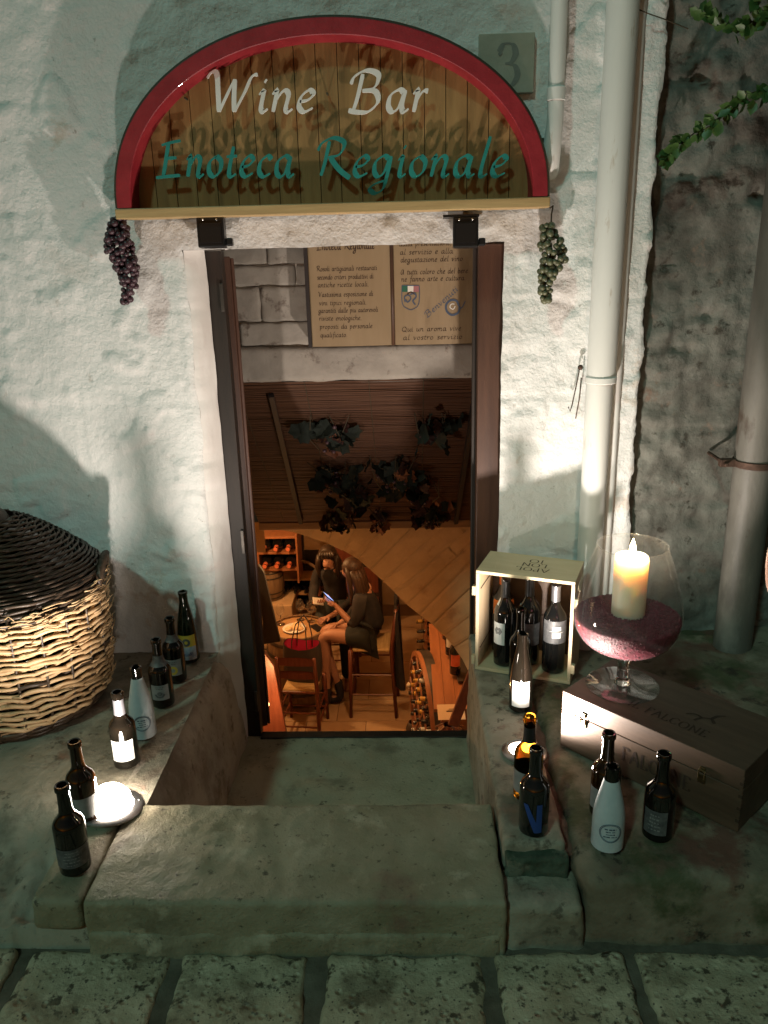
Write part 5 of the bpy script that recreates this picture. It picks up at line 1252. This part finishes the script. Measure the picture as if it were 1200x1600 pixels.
# ---------------------------------------------------------------- rush chairs
def chair(name, label, loc, rz, sw, sd, shh, bh_, rails, hood=None):
    t = thing(name, label, 'chair', loc, (0,0,rz), 'rush seated wooden chairs')
    for (x_, y_) in ((-1,-1),(1,-1)):   # rear legs run up into the back
        MB().tube([V((x_*sw/2*1.04, -sd/2-.03, 0)), V((x_*sw/2, -sd/2, shh)), V((x_*sw/2, -sd/2-.045, bh_))], [.015,.018,.014], 8).build('rear_leg', M['mahog'], t, smooth=True)
    for x_ in (-1, 1): MB().tube([V((x_*sw/2*1.06, sd/2+.015, 0)), V((x_*sw/2, sd/2, shh+.008))], [.014,.018], 8).build('front_leg', M['mahog'], t, smooth=True)
    m = rounded_box(-sw/2+.012, sw/2-.012, -sd/2+.012, sd/2-.012, shh-.018, shh+.014, .014, .02, .003, 30, 4); m.build('rush_seat', M['rush'], t, smooth=True)
    for (y_) in (-sd/2, sd/2): MB().tube([V((-sw/2, y_, shh)), V((sw/2, y_, shh))], .012, 8).build('seat_rail', M['mahog'], t)
    for z_ in (shh*.35, shh*.65):
        for x_ in (-1, 1): MB().tube([V((x_*sw/2*1.03, -sd/2-.01, z_)), V((x_*sw/2*1.03, sd/2+.01, z_))], .008, 6).build('stretcher', M['mahog'], t)
        for y_ in (-sd/2-.012, sd/2+.008): MB().tube([V((-sw/2*1.03, y_, z_-.03)), V((sw/2*1.03, y_, z_-.03))], .008, 6).build('stretcher', M['mahog'], t)
    for z_ in rails:
        f = (z_-shh)/(bh_-shh)
        m = MB(); m.grid(10, 3, lambda a, b: V((-sw/2+.006+(sw-.012)*a, -sd/2-.045*f-.012*math.sin(math.pi*a)-.007, z_-.030+.055*b+(.014*math.sin(math.pi*a) if b > .9 else 0))))
        m.grid(10, 3, lambda a, b: V((-sw/2+.006+(sw-.012)*a, -sd/2-.045*f-.012*math.sin(math.pi*a)+.007, z_-.030+.055*b+(.014*math.sin(math.pi*a) if b > .9 else 0))))
        m.build('back_rail', M['mahog'], t, smooth=True)
    return t
chr1 = chair('rush_chair', 'reddish wooden ladderback chair with rush seat holding the handbag', (-.90,5.74,-2.2), R(-5), .30, .30, .43, .76, (.725,.60))
chair('high_rush_stool', 'tall rush seated chair under the woman in the short skirt', (-.34,6.08,-2.2), R(88), .34, .34, .62, 1.0, (.95,.80))
# handbag on the chair
hb = thing('handbag', 'open grey handbag with pink lining on the near chair', 'handbag', (-.895,5.79,-2.2+.446), (0,0,R(-10)))
hb.scale = (1.08, 1, 1.5)
m = MB(); k = 24
def bagr(a, b): 
    w_, d_ = .135+.015*math.sin(b*3), .075+.02*b; c, s_ = math.cos(a), math.sin(a); return V((w_*abs(c)**.7*(1 if c > 0 else -1), d_*abs(s_)**.8*(1 if s_ > 0 else -1), .20*b+.018*b*abs(c)))
m.grid(k, 6, lambda a, b: bagr(2*math.pi*a, b)); m.add([bagr(2*math.pi*i/k, 0) for i in range(k)], [tuple(range(k))]); m.build('bag_body', M['leather'], hb, smooth=True)
m = MB(); m.grid(k, 5, lambda a, b: (lambda p: V((p.x*.95, p.y*.92, p.z-.012 if b < .99 else p.z-.001)))(bagr(2*math.pi*a, .35+.65*b))); m.add([bagr(2*math.pi*i/k, .40)*.95 for i in range(k)], [tuple(range(k))]); m.build('lining', M['lining'], hb, smooth=True)
for s_ in (-1, 1): MB().tube([V((-.06, s_*.07, .17)), V((-.055, s_*.075, .24)), V((-.03, s_*.05+.02, .33)), V((.01, s_*.045+.02, .36)), V((.045, s_*.05+.015, .32)), V((.06, s_*.075, .24)), V((.06, s_*.07, .17))], .005, 6).build('handle', M['leather'], hb, smooth=True)

# ---------------------------------------------------------------- the two women
w1 = thing('person', 'seated woman with long brown hair and short skirt, looking at her phone', 'person', (-.34,6.08,-2.2))
# local space: she faces -x
N_ = [(.0,0,.72,.105,.115)]; E_ = []
ch_ = chain(N_, E_, 0, [(-.01,0,.86,.085,.10),(-.045,0,1.00,.095,.12),(-.085,0,1.10,.075,.10)])
nk = chain(N_, E_, ch_, [(-.115,0,1.17,.042),(-.15,0,1.225,.060),(-.165,.0,1.275,.074,.070),(-.158,0,1.325,.060)])
chain(N_, E_, nk-1, [(-.235,0,1.255,.016)])
for s_ in (-1, 1):
    sh_ = chain(N_, E_, ch_, [(-.08,s_*.14,1.08,.045),(-.10,s_*.165,.95,.038)])
    if s_ < 0:      # near arm: raised with the phone
        el = chain(N_, E_, sh_, [(-.14,-.17,.86,.034),(-.18,-.155,.90,.030),(-.26,-.11,.975,.024),(-.285,-.09,1.0,.020)]); add_hand(N_, E_, el, (-.7,.2,.55), (.2,1,.1), .15, .9, (-.2,.9,.3))
    else:
        el = chain(N_, E_, sh_, [(-.12,.17,.85,.034),(-.20,.12,.80,.028),(-.28,.05,.765,.023)]); add_hand(N_, E_, el, (-.9,-.2,-.25), (0,1,0), .15, .7, (-.2,0,-1))
    hip = chain(N_, E_, 0, [(-.06,s_*.085,.70,.085),(-.22,s_*.07,.71,.070),(-.38,s_*.05,.715,.055),(-.415,s_*.05,.68,.053)])
    chain(N_, E_, hip, [(-.40,s_*.05,.50,.050),(-.37+s_*.03,s_*.05,.30,.037),(-.35+s_*.05,s_*.05,.12,.030),(-.36+s_*.06,s_*.05,.06,.034),(-.46+s_*.06,s_*.05,.035,.028)])
skin('body', N_, E_, M['skin'], w1)
N2 = [(.0,0,.74,.125,.135)]; E2 = []
c_ = chain(N2, E2, 0, [(-.01,0,.86,.105,.12),(-.04,0,1.00,.115,.14),(-.082,0,1.11,.09,.115),(-.11,0,1.165,.05)])
for s_ in (-1, 1): chain(N2, E2, 3, [(-.08,s_*.135,1.085,.075),(-.10,s_*.17,.96,.058),(-.14,s_*.17,.86,.046)]+([(-.185,-.155,.905,.038)] if s_ < 0 else [(-.20,.12,.80,.038),(-.25,.07,.78,.034)]))
skin('jacket', N2, E2, M['cloth'], w1)
N2 = [(.02,0,.735,.15,.155)]; E2 = []
for s_ in (-1, 1): chain(N2, E2, 0, [(-.05,s_*.088,.712,.118,.115),(-.13,s_*.078,.714,.105,.105),(-.24,s_*.065,.716,.086,.084)])
skin('skirt', N2, E2, M['skirt'], w1)
for s_ in (-1, 1):
    N2 = [(-.415,s_*.05,.68,.056)]; E2 = []
    N2 = [(-.36+s_*.046,s_*.05,.24,.042)]; chain(N2, E2, 0, [(-.35+s_*.05,s_*.05,.12,.039),(-.355+s_*.06,s_*.05,.05,.042),(-.42+s_*.06,s_*.05,.04,.036),(-.48+s_*.06,s_*.05,.032,.028)]); skin('boot', N2, E2, M['cloth'], w1)
def hairlocks(par, mt_, c, rr_, locks, cap=(1,1,1), seed=0):
    m = MB(); m.ball(c, rr_, 9, cap)
    for (p0, p1, p2, w_) in locks: m.tube([V(p0), (V(p0)+V(p1))/2, V(p1), (V(p1)+V(p2))/2, V(p2)], [w_*.7, w_, w_, w_*.8, w_*.25], 8)
    m.v = [tuple(V(v)+V((noise.noise(V(v)*28+V((seed,0,0))), noise.noise(V(v)*28+V((0,seed,0))), 0))*.005) for v in m.v]
    m.build('hair', mt_, par, smooth=True)
lk = []
for k in range(9):
    a = -1.5+3.0*k/8; lk.append(((-.145+.07*math.cos(a), .075*math.sin(a), 1.30), (-.10+.06*math.cos(a), .095*math.sin(a), 1.14), (-.085+.07*math.cos(a), .10*math.sin(a), .93), .032))
lk.append(((-.185,-.055,1.32), (-.165,-.085,1.20), (-.15,-.10,1.0), .024)); lk.append(((-.185,.055,1.32), (-.165,.085,1.20), (-.15,.10,1.0), .024))
hairlocks(w1, M['hairb'], (-.145,0,1.305), .085, lk, (1.02,.95,1.0))
ph = thing('mobile_phone', 'lit phone held up by the woman with long brown hair', 'phone', (w1.location.x-.345, w1.location.y-.085, w1.location.z+1.075), (R(30),R(-40),R(20)))
MB().box(-.005,.005,-.035,.035,-.068,.068).build('phone_case', M['black'], ph, bevel=.003); MB().box(.0052,.0058,-.030,.030,-.058,.058).build('screen', M['screen'], ph)
MB().box(-.0058,-.0052,-.030,.030,-.058,.058).build('screen', M['screen'], ph)

w2 = thing('person', 'seated woman with dark fringe in black, head bowed over her hands', 'person', (-.70,6.75,-2.2))
N_ = [(.0,0,.66,.11,.11)]; E_ = []
ch_ = chain(N_, E_, 0, [(0,-.01,.80,.09,.09),(-.01,-.03,.94,.115,.09),(-.01,-.05,1.02,.10,.08)])
nk = chain(N_, E_, ch_, [(-.02,-.07,1.08,.042),(-.04,-.11,1.12,.062),(-.045,-.13,1.165,.076,.08),(-.045,-.12,1.215,.062)])
chain(N_, E_, nk-1, [(-.055,-.215,1.13,.015)])
for s_ in (-1, 1):
    sh_ = chain(N_, E_, ch_, [(s_*.15,-.04,1.0,.045),(s_*.175,-.06,.88,.038)])
    if s_ < 0: el = chain(N_, E_, sh_, [(-.19,-.14,.80,.033),(-.17,-.24,.80,.028),(-.13,-.33,.83,.023)]); add_hand(N_, E_, el, (.4,-.7,.35), (1,.4,0), .15, .8, (0,.3,1))
    else: el = chain(N_, E_, sh_, [(.16,-.14,.76,.033),(.06,-.30,.74,.028),(-.02,-.42,.74,.023)]); add_hand(N_, E_, el, (-.7,-.6,-.05), (-.6,.7,0), .15, .5, (0,0,-1))
    hip = chain(N_, E_, 0, [(s_*.085,-.06,.64,.085),(s_*.10,-.24,.64,.070),(s_*.11,-.40,.62,.055)])
    chain(N_, E_, hip, [(s_*.11,-.40,.40,.048),(s_*.11,-.36,.12,.034),(s_*.11,-.37,.06,.034),(s_*.11,-.47,.035,.028)])
skin('body', N_, E_, M['skin'], w2)
N2 = [(.0,0,.68,.13,.13)]; E2 = []
chain(N2, E2, 0, [(0,-.01,.80,.115,.11),(-.01,-.03,.94,.14,.11),(-.01,-.05,1.03,.12,.095),(-.02,-.07,1.075,.055)])
chain(N2, E2, 3, [(-.155,-.04,1.005,.060),(-.18,-.06,.88,.052),(-.195,-.14,.80,.046),(-.165,-.27,.805,.040)]); chain(N2, E2, 3, [(.155,-.04,1.005,.060),(.18,-.06,.88,.052),(.165,-.14,.765,.046),(.05,-.32,.74,.038)])
skin('coat', N2, E2, M['cloth'], w2)
N2 = [(.0,0,.66,.125,.125)]; E2 = []
for s_ in (-1, 1): chain(N2, E2, 0, [(s_*.09,-.10,.645,.10),(s_*.11,-.40,.625,.068),(s_*.11,-.40,.40,.062),(s_*.11,-.36,.10,.055)])
skin('trousers', N2, E2, M['skirt'], w2)
lk = []
for k in range(9):
    a = .1+2.95*k/8; lk.append(((-.045+.08*math.cos(a), -.115+.065*math.sin(a), 1.20), (-.04+.10*math.cos(a), -.08+.075*math.sin(a), 1.08), (-.03+.10*math.cos(a), -.08+.06*math.sin(a), .96), .027))
for k in range(6): lk.append(((-.045, -.12, 1.255), (-.10+.022*k, -.195, 1.235), (-.105+.024*k, -.212, 1.212), .018))
lk.append(((-.115,-.15,1.20), (-.135,-.15,1.10), (-.12,-.14,.98), .024)); lk.append(((.025,-.15,1.20), (.045,-.15,1.10), (.04,-.14,.98), .024))
hairlocks(w2, M['hairk'], (-.045,-.105,1.205), .086, lk, (1,1,1), 3)
m = MB(); m.ball((-.072,-.203,1.165), .006, 4, (1,.6,.6)); m.ball((-.028,-.203,1.165), .006, 4, (1,.6,.6)); m.build('eyes', M['black'], w2, smooth=True)
o = MB().box(-.05,.05,-.035,.035,0,.012).build('paper_tissue', M['label_white'], bevel=.004, loc=(-.82,6.36,-1.33)); o.rotation_euler = (R(40),R(20),R(30)); tag(o, 'crumpled white tissue in the hands of the woman with the fringe', 'tissue')
t = chair('low_rush_stool', 'dark chair hidden beneath the woman with the fringe', (-.70,6.78,-2.2), R(180), .36, .34, .55, .90, (.85,))
# coat hung over the high chair's back
m = MB()
def coat(a, b):
    x = .19+.025*math.sin(a*14+b*2)*b+.02*b; return V((x, -.19+.36*a+.03*math.sin(b*5)*a, .98-.72*b+.02*math.sin(a*9)))
m.grid(26, 20, coat); m.grid(26, 20, lambda a, b: coat(a, b)+V((.03+.015*math.sin(a*10+2),0,0))); m.grid(26, 1, lambda a, b: coat(a, 0)+V((.03*b,0,0)))
m.grid(1, 20, lambda a, b: coat(0, b)+V((.035*a,0,0))); m.grid(1, 20, lambda a, b: coat(1, b)+V((.035*a,0,0)))
o = m.build('hanging_coat', M['cloth'], smooth=True, merge=False, loc=(-.34,6.08,-2.2)); tag(o, 'long black coat draped over the tall chair back', 'coat')

# ---------------------------------------------------------------- wine racks
def rack_bottle(label, loc, grp, mt_cap, r=.038, cap=True, L=.30, rot=(R(90),0,0)):
    t = thing('wine_bottle', label, 'wine bottle', loc, rot, grp)
    MB().lathe(wineprof(L, r), 16).build('glass_body', M['bblack'], t, smooth='auto')
    if cap: 
        rf = interp(wineprof(L, r)); MB().lathe([(rf(L*.80)+.001, L*.80), (rf(L*.95)+.0012, L*.97), (rf(L*.97)*.9, L+.0012), (0, L+.0012)], 12).build('capsule', mt_cap, t, smooth='auto')
    return t
t = thing('wooden_wall_rack', 'pale wooden wall rack with six bottles at the far left', 'wine rack', (-1.50,7.22,-1.47))
RW, RH = .40, .455
for (x0, x1, z0, z1) in ((0,.018,0,RH),(RW-.018,RW,-.05,RH)): MB().box(x0, x1, 0, .30, z0, z1).build('upright', M['redwood'], t, bevel=.003)
for z_ in (.105,.280,.44): MB().box(.0185, RW-.0185, -.005, .28, z_-.022, z_).build('shelf', M['redwood'], t, bevel=.002)
for (row, z_) in enumerate((.281,.106)):
    for k in range(3):
        rack_bottle(('upper' if row == 0 else 'lower')+' row '+('left','middle','right')[k]+' bottle with red capsule in the wall rack', (-1.50+.082+.118*k, 7.50, -1.47+z_+.057), 'bottles in the wooden wall rack', M['foil_red'], .056, L=.36)
MB().box(-.02, RW+.02, .31, .33, -.02, RH+.05).build('back_board', M['bookside'], t)
t = thing('barrel_shaped_rack', 'rounded oak bottle rack below the wall rack', 'wine rack', (-1.16,7.45,-1.93))
m = MB(); 
for i in range(3): MB().box(-.20+.03*abs(1-i)*0, .24, 0, .22, .02+.16*i, .04+.16*i).build('shelf', M['oakx'], t, bevel=.003)
ringm = MB(); ringm.tube([V((.02+.27*math.cos(a), -.01, .26+.30*math.sin(a))) for a in [2*math.pi*q/32 for q in range(32)]], .016, 6, closed=True); ringm.build('rim', M['oak'], t, smooth=True)
MB().box(-.24,.26,.24,.25,-.05,.58).build('back_board', M['bookside'], t)
for row in range(2):
    for k in range(4):
        rack_bottle(('upper','lower')[row]+' shelf '+('first','second','third','fourth')[k]+' dark bottle in the rounded rack', (-1.28+.105*k, 7.66, -1.93+(.20,.04)[row]+.041+.0005), 'bottles in the rounded oak rack', M['foil_black'], .040, L=.28)
for (x_, y_, h_, nm) in ((-.62,7.55,1.1,'dark tall cabinet behind the seated women'),):
    t = thing('tall_cabinet', nm, 'cabinet', (x_,y_,-2.2)); MB().box(-.22,.30,0,.4,0,h_).build('carcass', M['doord'], t, bevel=.01)
    for k in range(3): MB().box(-.20,.28,-.012,-.0005,.1+.33*k,.38+.33*k).build('shelf_front', M['mahog'], t, bevel=.004)
# slatted upright rack behind the brown haired woman
t = thing('lattice_bottle_rack', 'upright lattice rack with small bottles behind the draped coat', 'wine rack', (.13,6.75,-2.2))
for k in range(5): MB().box(-.02, .0, -.45+.2*k, -.425+.2*k, 0, 1.22).build('post', M['redwood'], t, bevel=.002)
for k in range(6): MB().box(-.022, .20, -.46, .40, .10+.2*k, .115+.2*k).build('shelf', M['redwood'], t)
MB().box(.20,.22,-.46,.40,0,1.25).build('side_board', M['redwood'], t)
for k in range(5):
    for q in range(4):
        rack_bottle('bottle %s across on the %s lattice shelf' % (('nearest','second','third','farthest')[q], ('lowest','second lowest','middle','second highest','highest')[k]), (.13+.17, 6.75-.35+.2*q, -2.2+.1155+.2*k+.0395), 'bottles in the lattice rack', M['foil_black'] if (k+q) % 3 else M['cork'], .039, rot=(R(90),0,R(-90)), L=.26)

# ---------------------------------------------------------------- counter with barrel-end rack
CTZ = -1.20
ct_ = thing('wine_counter', 'brown wooden counter with a barrel end bottle rack on its side', 'counter', (.12,4.42,-2.2))
x0 = .02
for k in range(4): MB().box(.008+.072*k, .008+.072*k+.0705, 0, 1.22, .976, .998).build('top_plank', M['redwood'], ct_, bevel=.001)
MB().box(.06,.29,.03,1.2,0,.975).build('carcass', M['redwood'], ct_, bevel=.004)
ring = MB(); RC = V((-.045,.66,.50)); RRr = .50
def ringpt(a, r_, x_): 
    c, s_ = math.cos(a), math.sin(a); return V((RC.x+x_-.075*c, RC.y+r_*c*.96, RC.z+r_*s_))
prof = [(RRr,-.03),(RRr,.09),(RRr-.035,.09),(RRr-.035,-.03)]
vs_ = []; n = 56
for i in range(n):
    for (r_, x_) in prof: vs_.append(ringpt(2*math.pi*i/n, r_, x_))
fs_ = [(i*4+j, i*4+(j+1) % 4, ((i+1) % n)*4+(j+1) % 4, ((i+1) % n)*4+j) for i in range(n) for j in range(4)]
ring.add(vs_, fs_).build('barrel_rim', M['redwood'], ct_, smooth='auto')
h_ = MB(); vs_ = []
for i in range(n):
    for (r_, x_) in [(RRr+.001,.0),(RRr+.001,.07),(RRr+.006,.07),(RRr+.006,.0)]: vs_.append(ringpt(2*math.pi*i/n, r_, x_))
h_.add(vs_, fs_).build('hoop', M['hoop'], ct_, smooth='auto')
vs_ = [ringpt(2*math.pi*i/n, RRr-.03, .088) for i in range(n)]; MB().add(vs_, [tuple(range(n))]).build('back_disc', M['bookside'], ct_)
for sgn in (-1, 1):
    for k in (-.24, 0, .24):
        m = MB(); l_ = math.sqrt(max(0, (RRr-.04)**2-k*k)); d_ = V((0,1,sgn)).normalized(); nn_ = V((0,-sgn,1)).normalized()
        c = RC+nn_*k
        def xs_(p): return V((RC.x-.03-.075*(p.y-RC.y)/RRr, p.y, p.z))
        a, b = xs_(c-d_*l_), xs_(c+d_*l_); m.tube([a, b], .009, 4); m.build('divider', M['redwood'], ct_)
bi = 0
for iy in range(-3, 4):
    for iz_ in range(-3, 4):
        p = RC+V((0, iy*.125+(iz_ % 2)*.03, iz_*.125))
        if (V((0, p.y-RC.y, p.z-RC.z))).length > RRr-.09: continue
        bi += 1; x_ = RC.x-.075*(p.y-RC.y)/RRr
        mtc = M['cork'] if (iz_ in (1, 2) and iy > -2) else (M['foil_black'] if bi % 3 else M['label_white'])
        if iz_ == -1 and iy < 0: mtc = M['label_blue']
        tt_ = rack_bottle('bottle neck %s of the barrel end rack' % (('far','upper far','mid far','centre','mid near','near','nearest')[3-iy]+' column '+('lowest','lower','low','middle','high','higher','topmost')[iz_+3]), (.12+x_+.165, 4.42+p.y, -2.2+p.z), 'bottles poking from the barrel end rack', mtc, .038, L=.22, rot=(R(90),0,R(-90)))
# bottles standing on the counter, long dark tray
o = MB().box(.0,.10,0,.86,0,.02).build('bottle_tray', M['doord'], bevel=.003, loc=(.30,4.72,CTZ+.003)); o.rotation_euler = (0,0,R(4)); tag(o, 'long dark tray along the counter', 'tray')
rr = random.Random(9)
spots = [((711,1052),.30,'label_red','black bottle with orange red label on the counter tray'),((704,1022),.30,'label_white','second bottle along the counter tray'),((699,998),.30,'label_grey','third bottle along the counter tray'),((694,984),.28,'label_white','fourth bottle along the counter tray'),((689,970),.28,'label_red','fifth and farthest bottle along the counter tray')]
for ((x_, y_), hh_, lb, lab) in spots:
    p = atz(x_, y_, CTZ+.024); bottle(lab, (p.x, p.y, CTZ+.024), hh_, .038, M['bblack'], 'wine', [('label', M[lb], .07, .155, .9, .0007)], group='bottles along the counter tray', cat='wine bottle', seg=18)
cdp = atz(705,1113,CTZ+.002); t = thing('price_card', 'cream printed card lying at the counter end', 'card', (cdp.x, cdp.y, CTZ+.004), (R(14),0,R(2)))
MB().box(-.085,.085,-.065,.065,0,.0015).build('card_sheet', M['card'], t)
m = MB(); m.box(-.03,.055,.0,.010,.0017,.0021); m.box(-.012,.03,.022,.026,.0017,.0021); m.box(-.02,.04,.014,.017,.0017,.0021); m.box(.012,.028,-.040,-.020,.0017,.0021); m.build('card_print', M['ink'], t)
# gift basket in brown cellophane
gp_ = at(702,1162,4.28); t = thing('wrapped_gift_basket', 'brown gift basket wrapped in shiny cellophane at the stair foot', 'gift basket', (gp_.x, 4.28, gp_.z-.20))
m = MB()
def gb(a, b):
    an = 2*math.pi*a; q = 1.0-.25*b+.0*a; r_ = .115*(1 if b < .75 else max(.12, 1-(b-.75)*3.3)); f = 1+.10*math.sin(an*7+b*6)+.06*math.sin(an*13)
    if b > .93: f *= 1.9
    return V((r_*f*math.cos(an), r_*f*math.sin(an)*.8, .34*b))
m.grid(56, 18, gb); m.build('cellophane', M['cello'], t, smooth=False)
MB().lathe([(0,0),(.09,0),(.105,.10),(.10,.12)], 20).build('basket', M['wickerd'], t, smooth=True)
# handrail post leaning at the right
a, b = at(752,1022,3.95), at(708,1135,4.15); t = thing('leaning_plank', 'reddish plank leaning across the foot of the right wall', 'plank', a); d_ = (b-a)
nn_ = V((0,-1,0)).cross(d_).normalized()*.030
MB().add([nn_, -nn_, d_-nn_, d_+nn_, nn_+V((0,.03,0)), -nn_+V((0,.03,0)), d_-nn_+V((0,.03,0)), d_+nn_+V((0,.03,0))], [(0,1,2,3),(4,7,6,5),(0,4,5,1),(1,5,6,2),(2,6,7,3),(3,7,4,0)]).build('plank_board', M['mahog'], t, bevel=.003)
MB().tube([d_*.62+V((.02,.0,.01)), d_*.62+V((.14,.02,.015))], .005, 6).build('iron_pin', M['hoop'], t)
# things at the left of the passage foot
def slab_px(name, label, cat, px4, Y, th, mtl):
    P = [at(x_, y_, Y) for x_, y_ in px4]; c = P[0]; t = thing(name, label, cat, c); vs_ = [p-c for p in P]+[p-c+V((0,th,0)) for p in P]
    MB().add(vs_, [(0,1,2,3),(4,7,6,5),(0,4,5,1),(1,5,6,2),(2,6,7,3),(3,7,4,0)]).build('board', mtl, t, bevel=.004); return t
slab_px('hanging_board', 'dark wooden shutter board hanging at the left of the cellar opening', 'board', [(403,882),(412,895),(438,1003),(405,1008)], 4.36, .03, M['doord'])
slab_px('stair_side_board', 'reddish side board rising beside the stairs at the left', 'board', [(406,1010),(428,1040),(452,1172),(406,1172)], 4.0, .03, M['mahog'])
fl = thing('dried_flowers', 'small bunch of dried pale flowers beside the counter', 'dried flowers', (-.005,5.55,-1.72)); rr = random.Random(5)
fm = MB().ball((0,0,0), .022, 4, (1,1,.6)).mesh('flower_head', smooth=True); fm.materials.append(M['flower'])
for k in range(16): inst(fm, 'flower_head', fl, (rr.gauss(0,.025), rr.gauss(0,.02), rr.uniform(-.11,.09)), (rr.uniform(0,3),rr.uniform(0,3),0), (rr.uniform(.6,1.1),)*3)
MB().tube([V((0,0,-.48)), V((.005,0,-.1)), V((0,0,.08))], .006, 6).build('stem', M['stem'], fl)
MB().lathe([(0,-.48),(.05,-.48),(.06,-.36),(.04,-.30),(.035,-.30)], 16).build('vase', M['wickerd'], fl, smooth=True)
t = thing('dried_twigs', 'small tuft of dry grass at the left foot of the stairs', 'dry grass', at(458,1165,4.9)); m = MB()
for k in range(26): m.tube([V((rr.gauss(0,.02),0,0)), V((rr.gauss(0,.05),rr.gauss(0,.02),rr.uniform(.04,.10)))], .0016, 4)
m.build('blades', M['rush'], t)
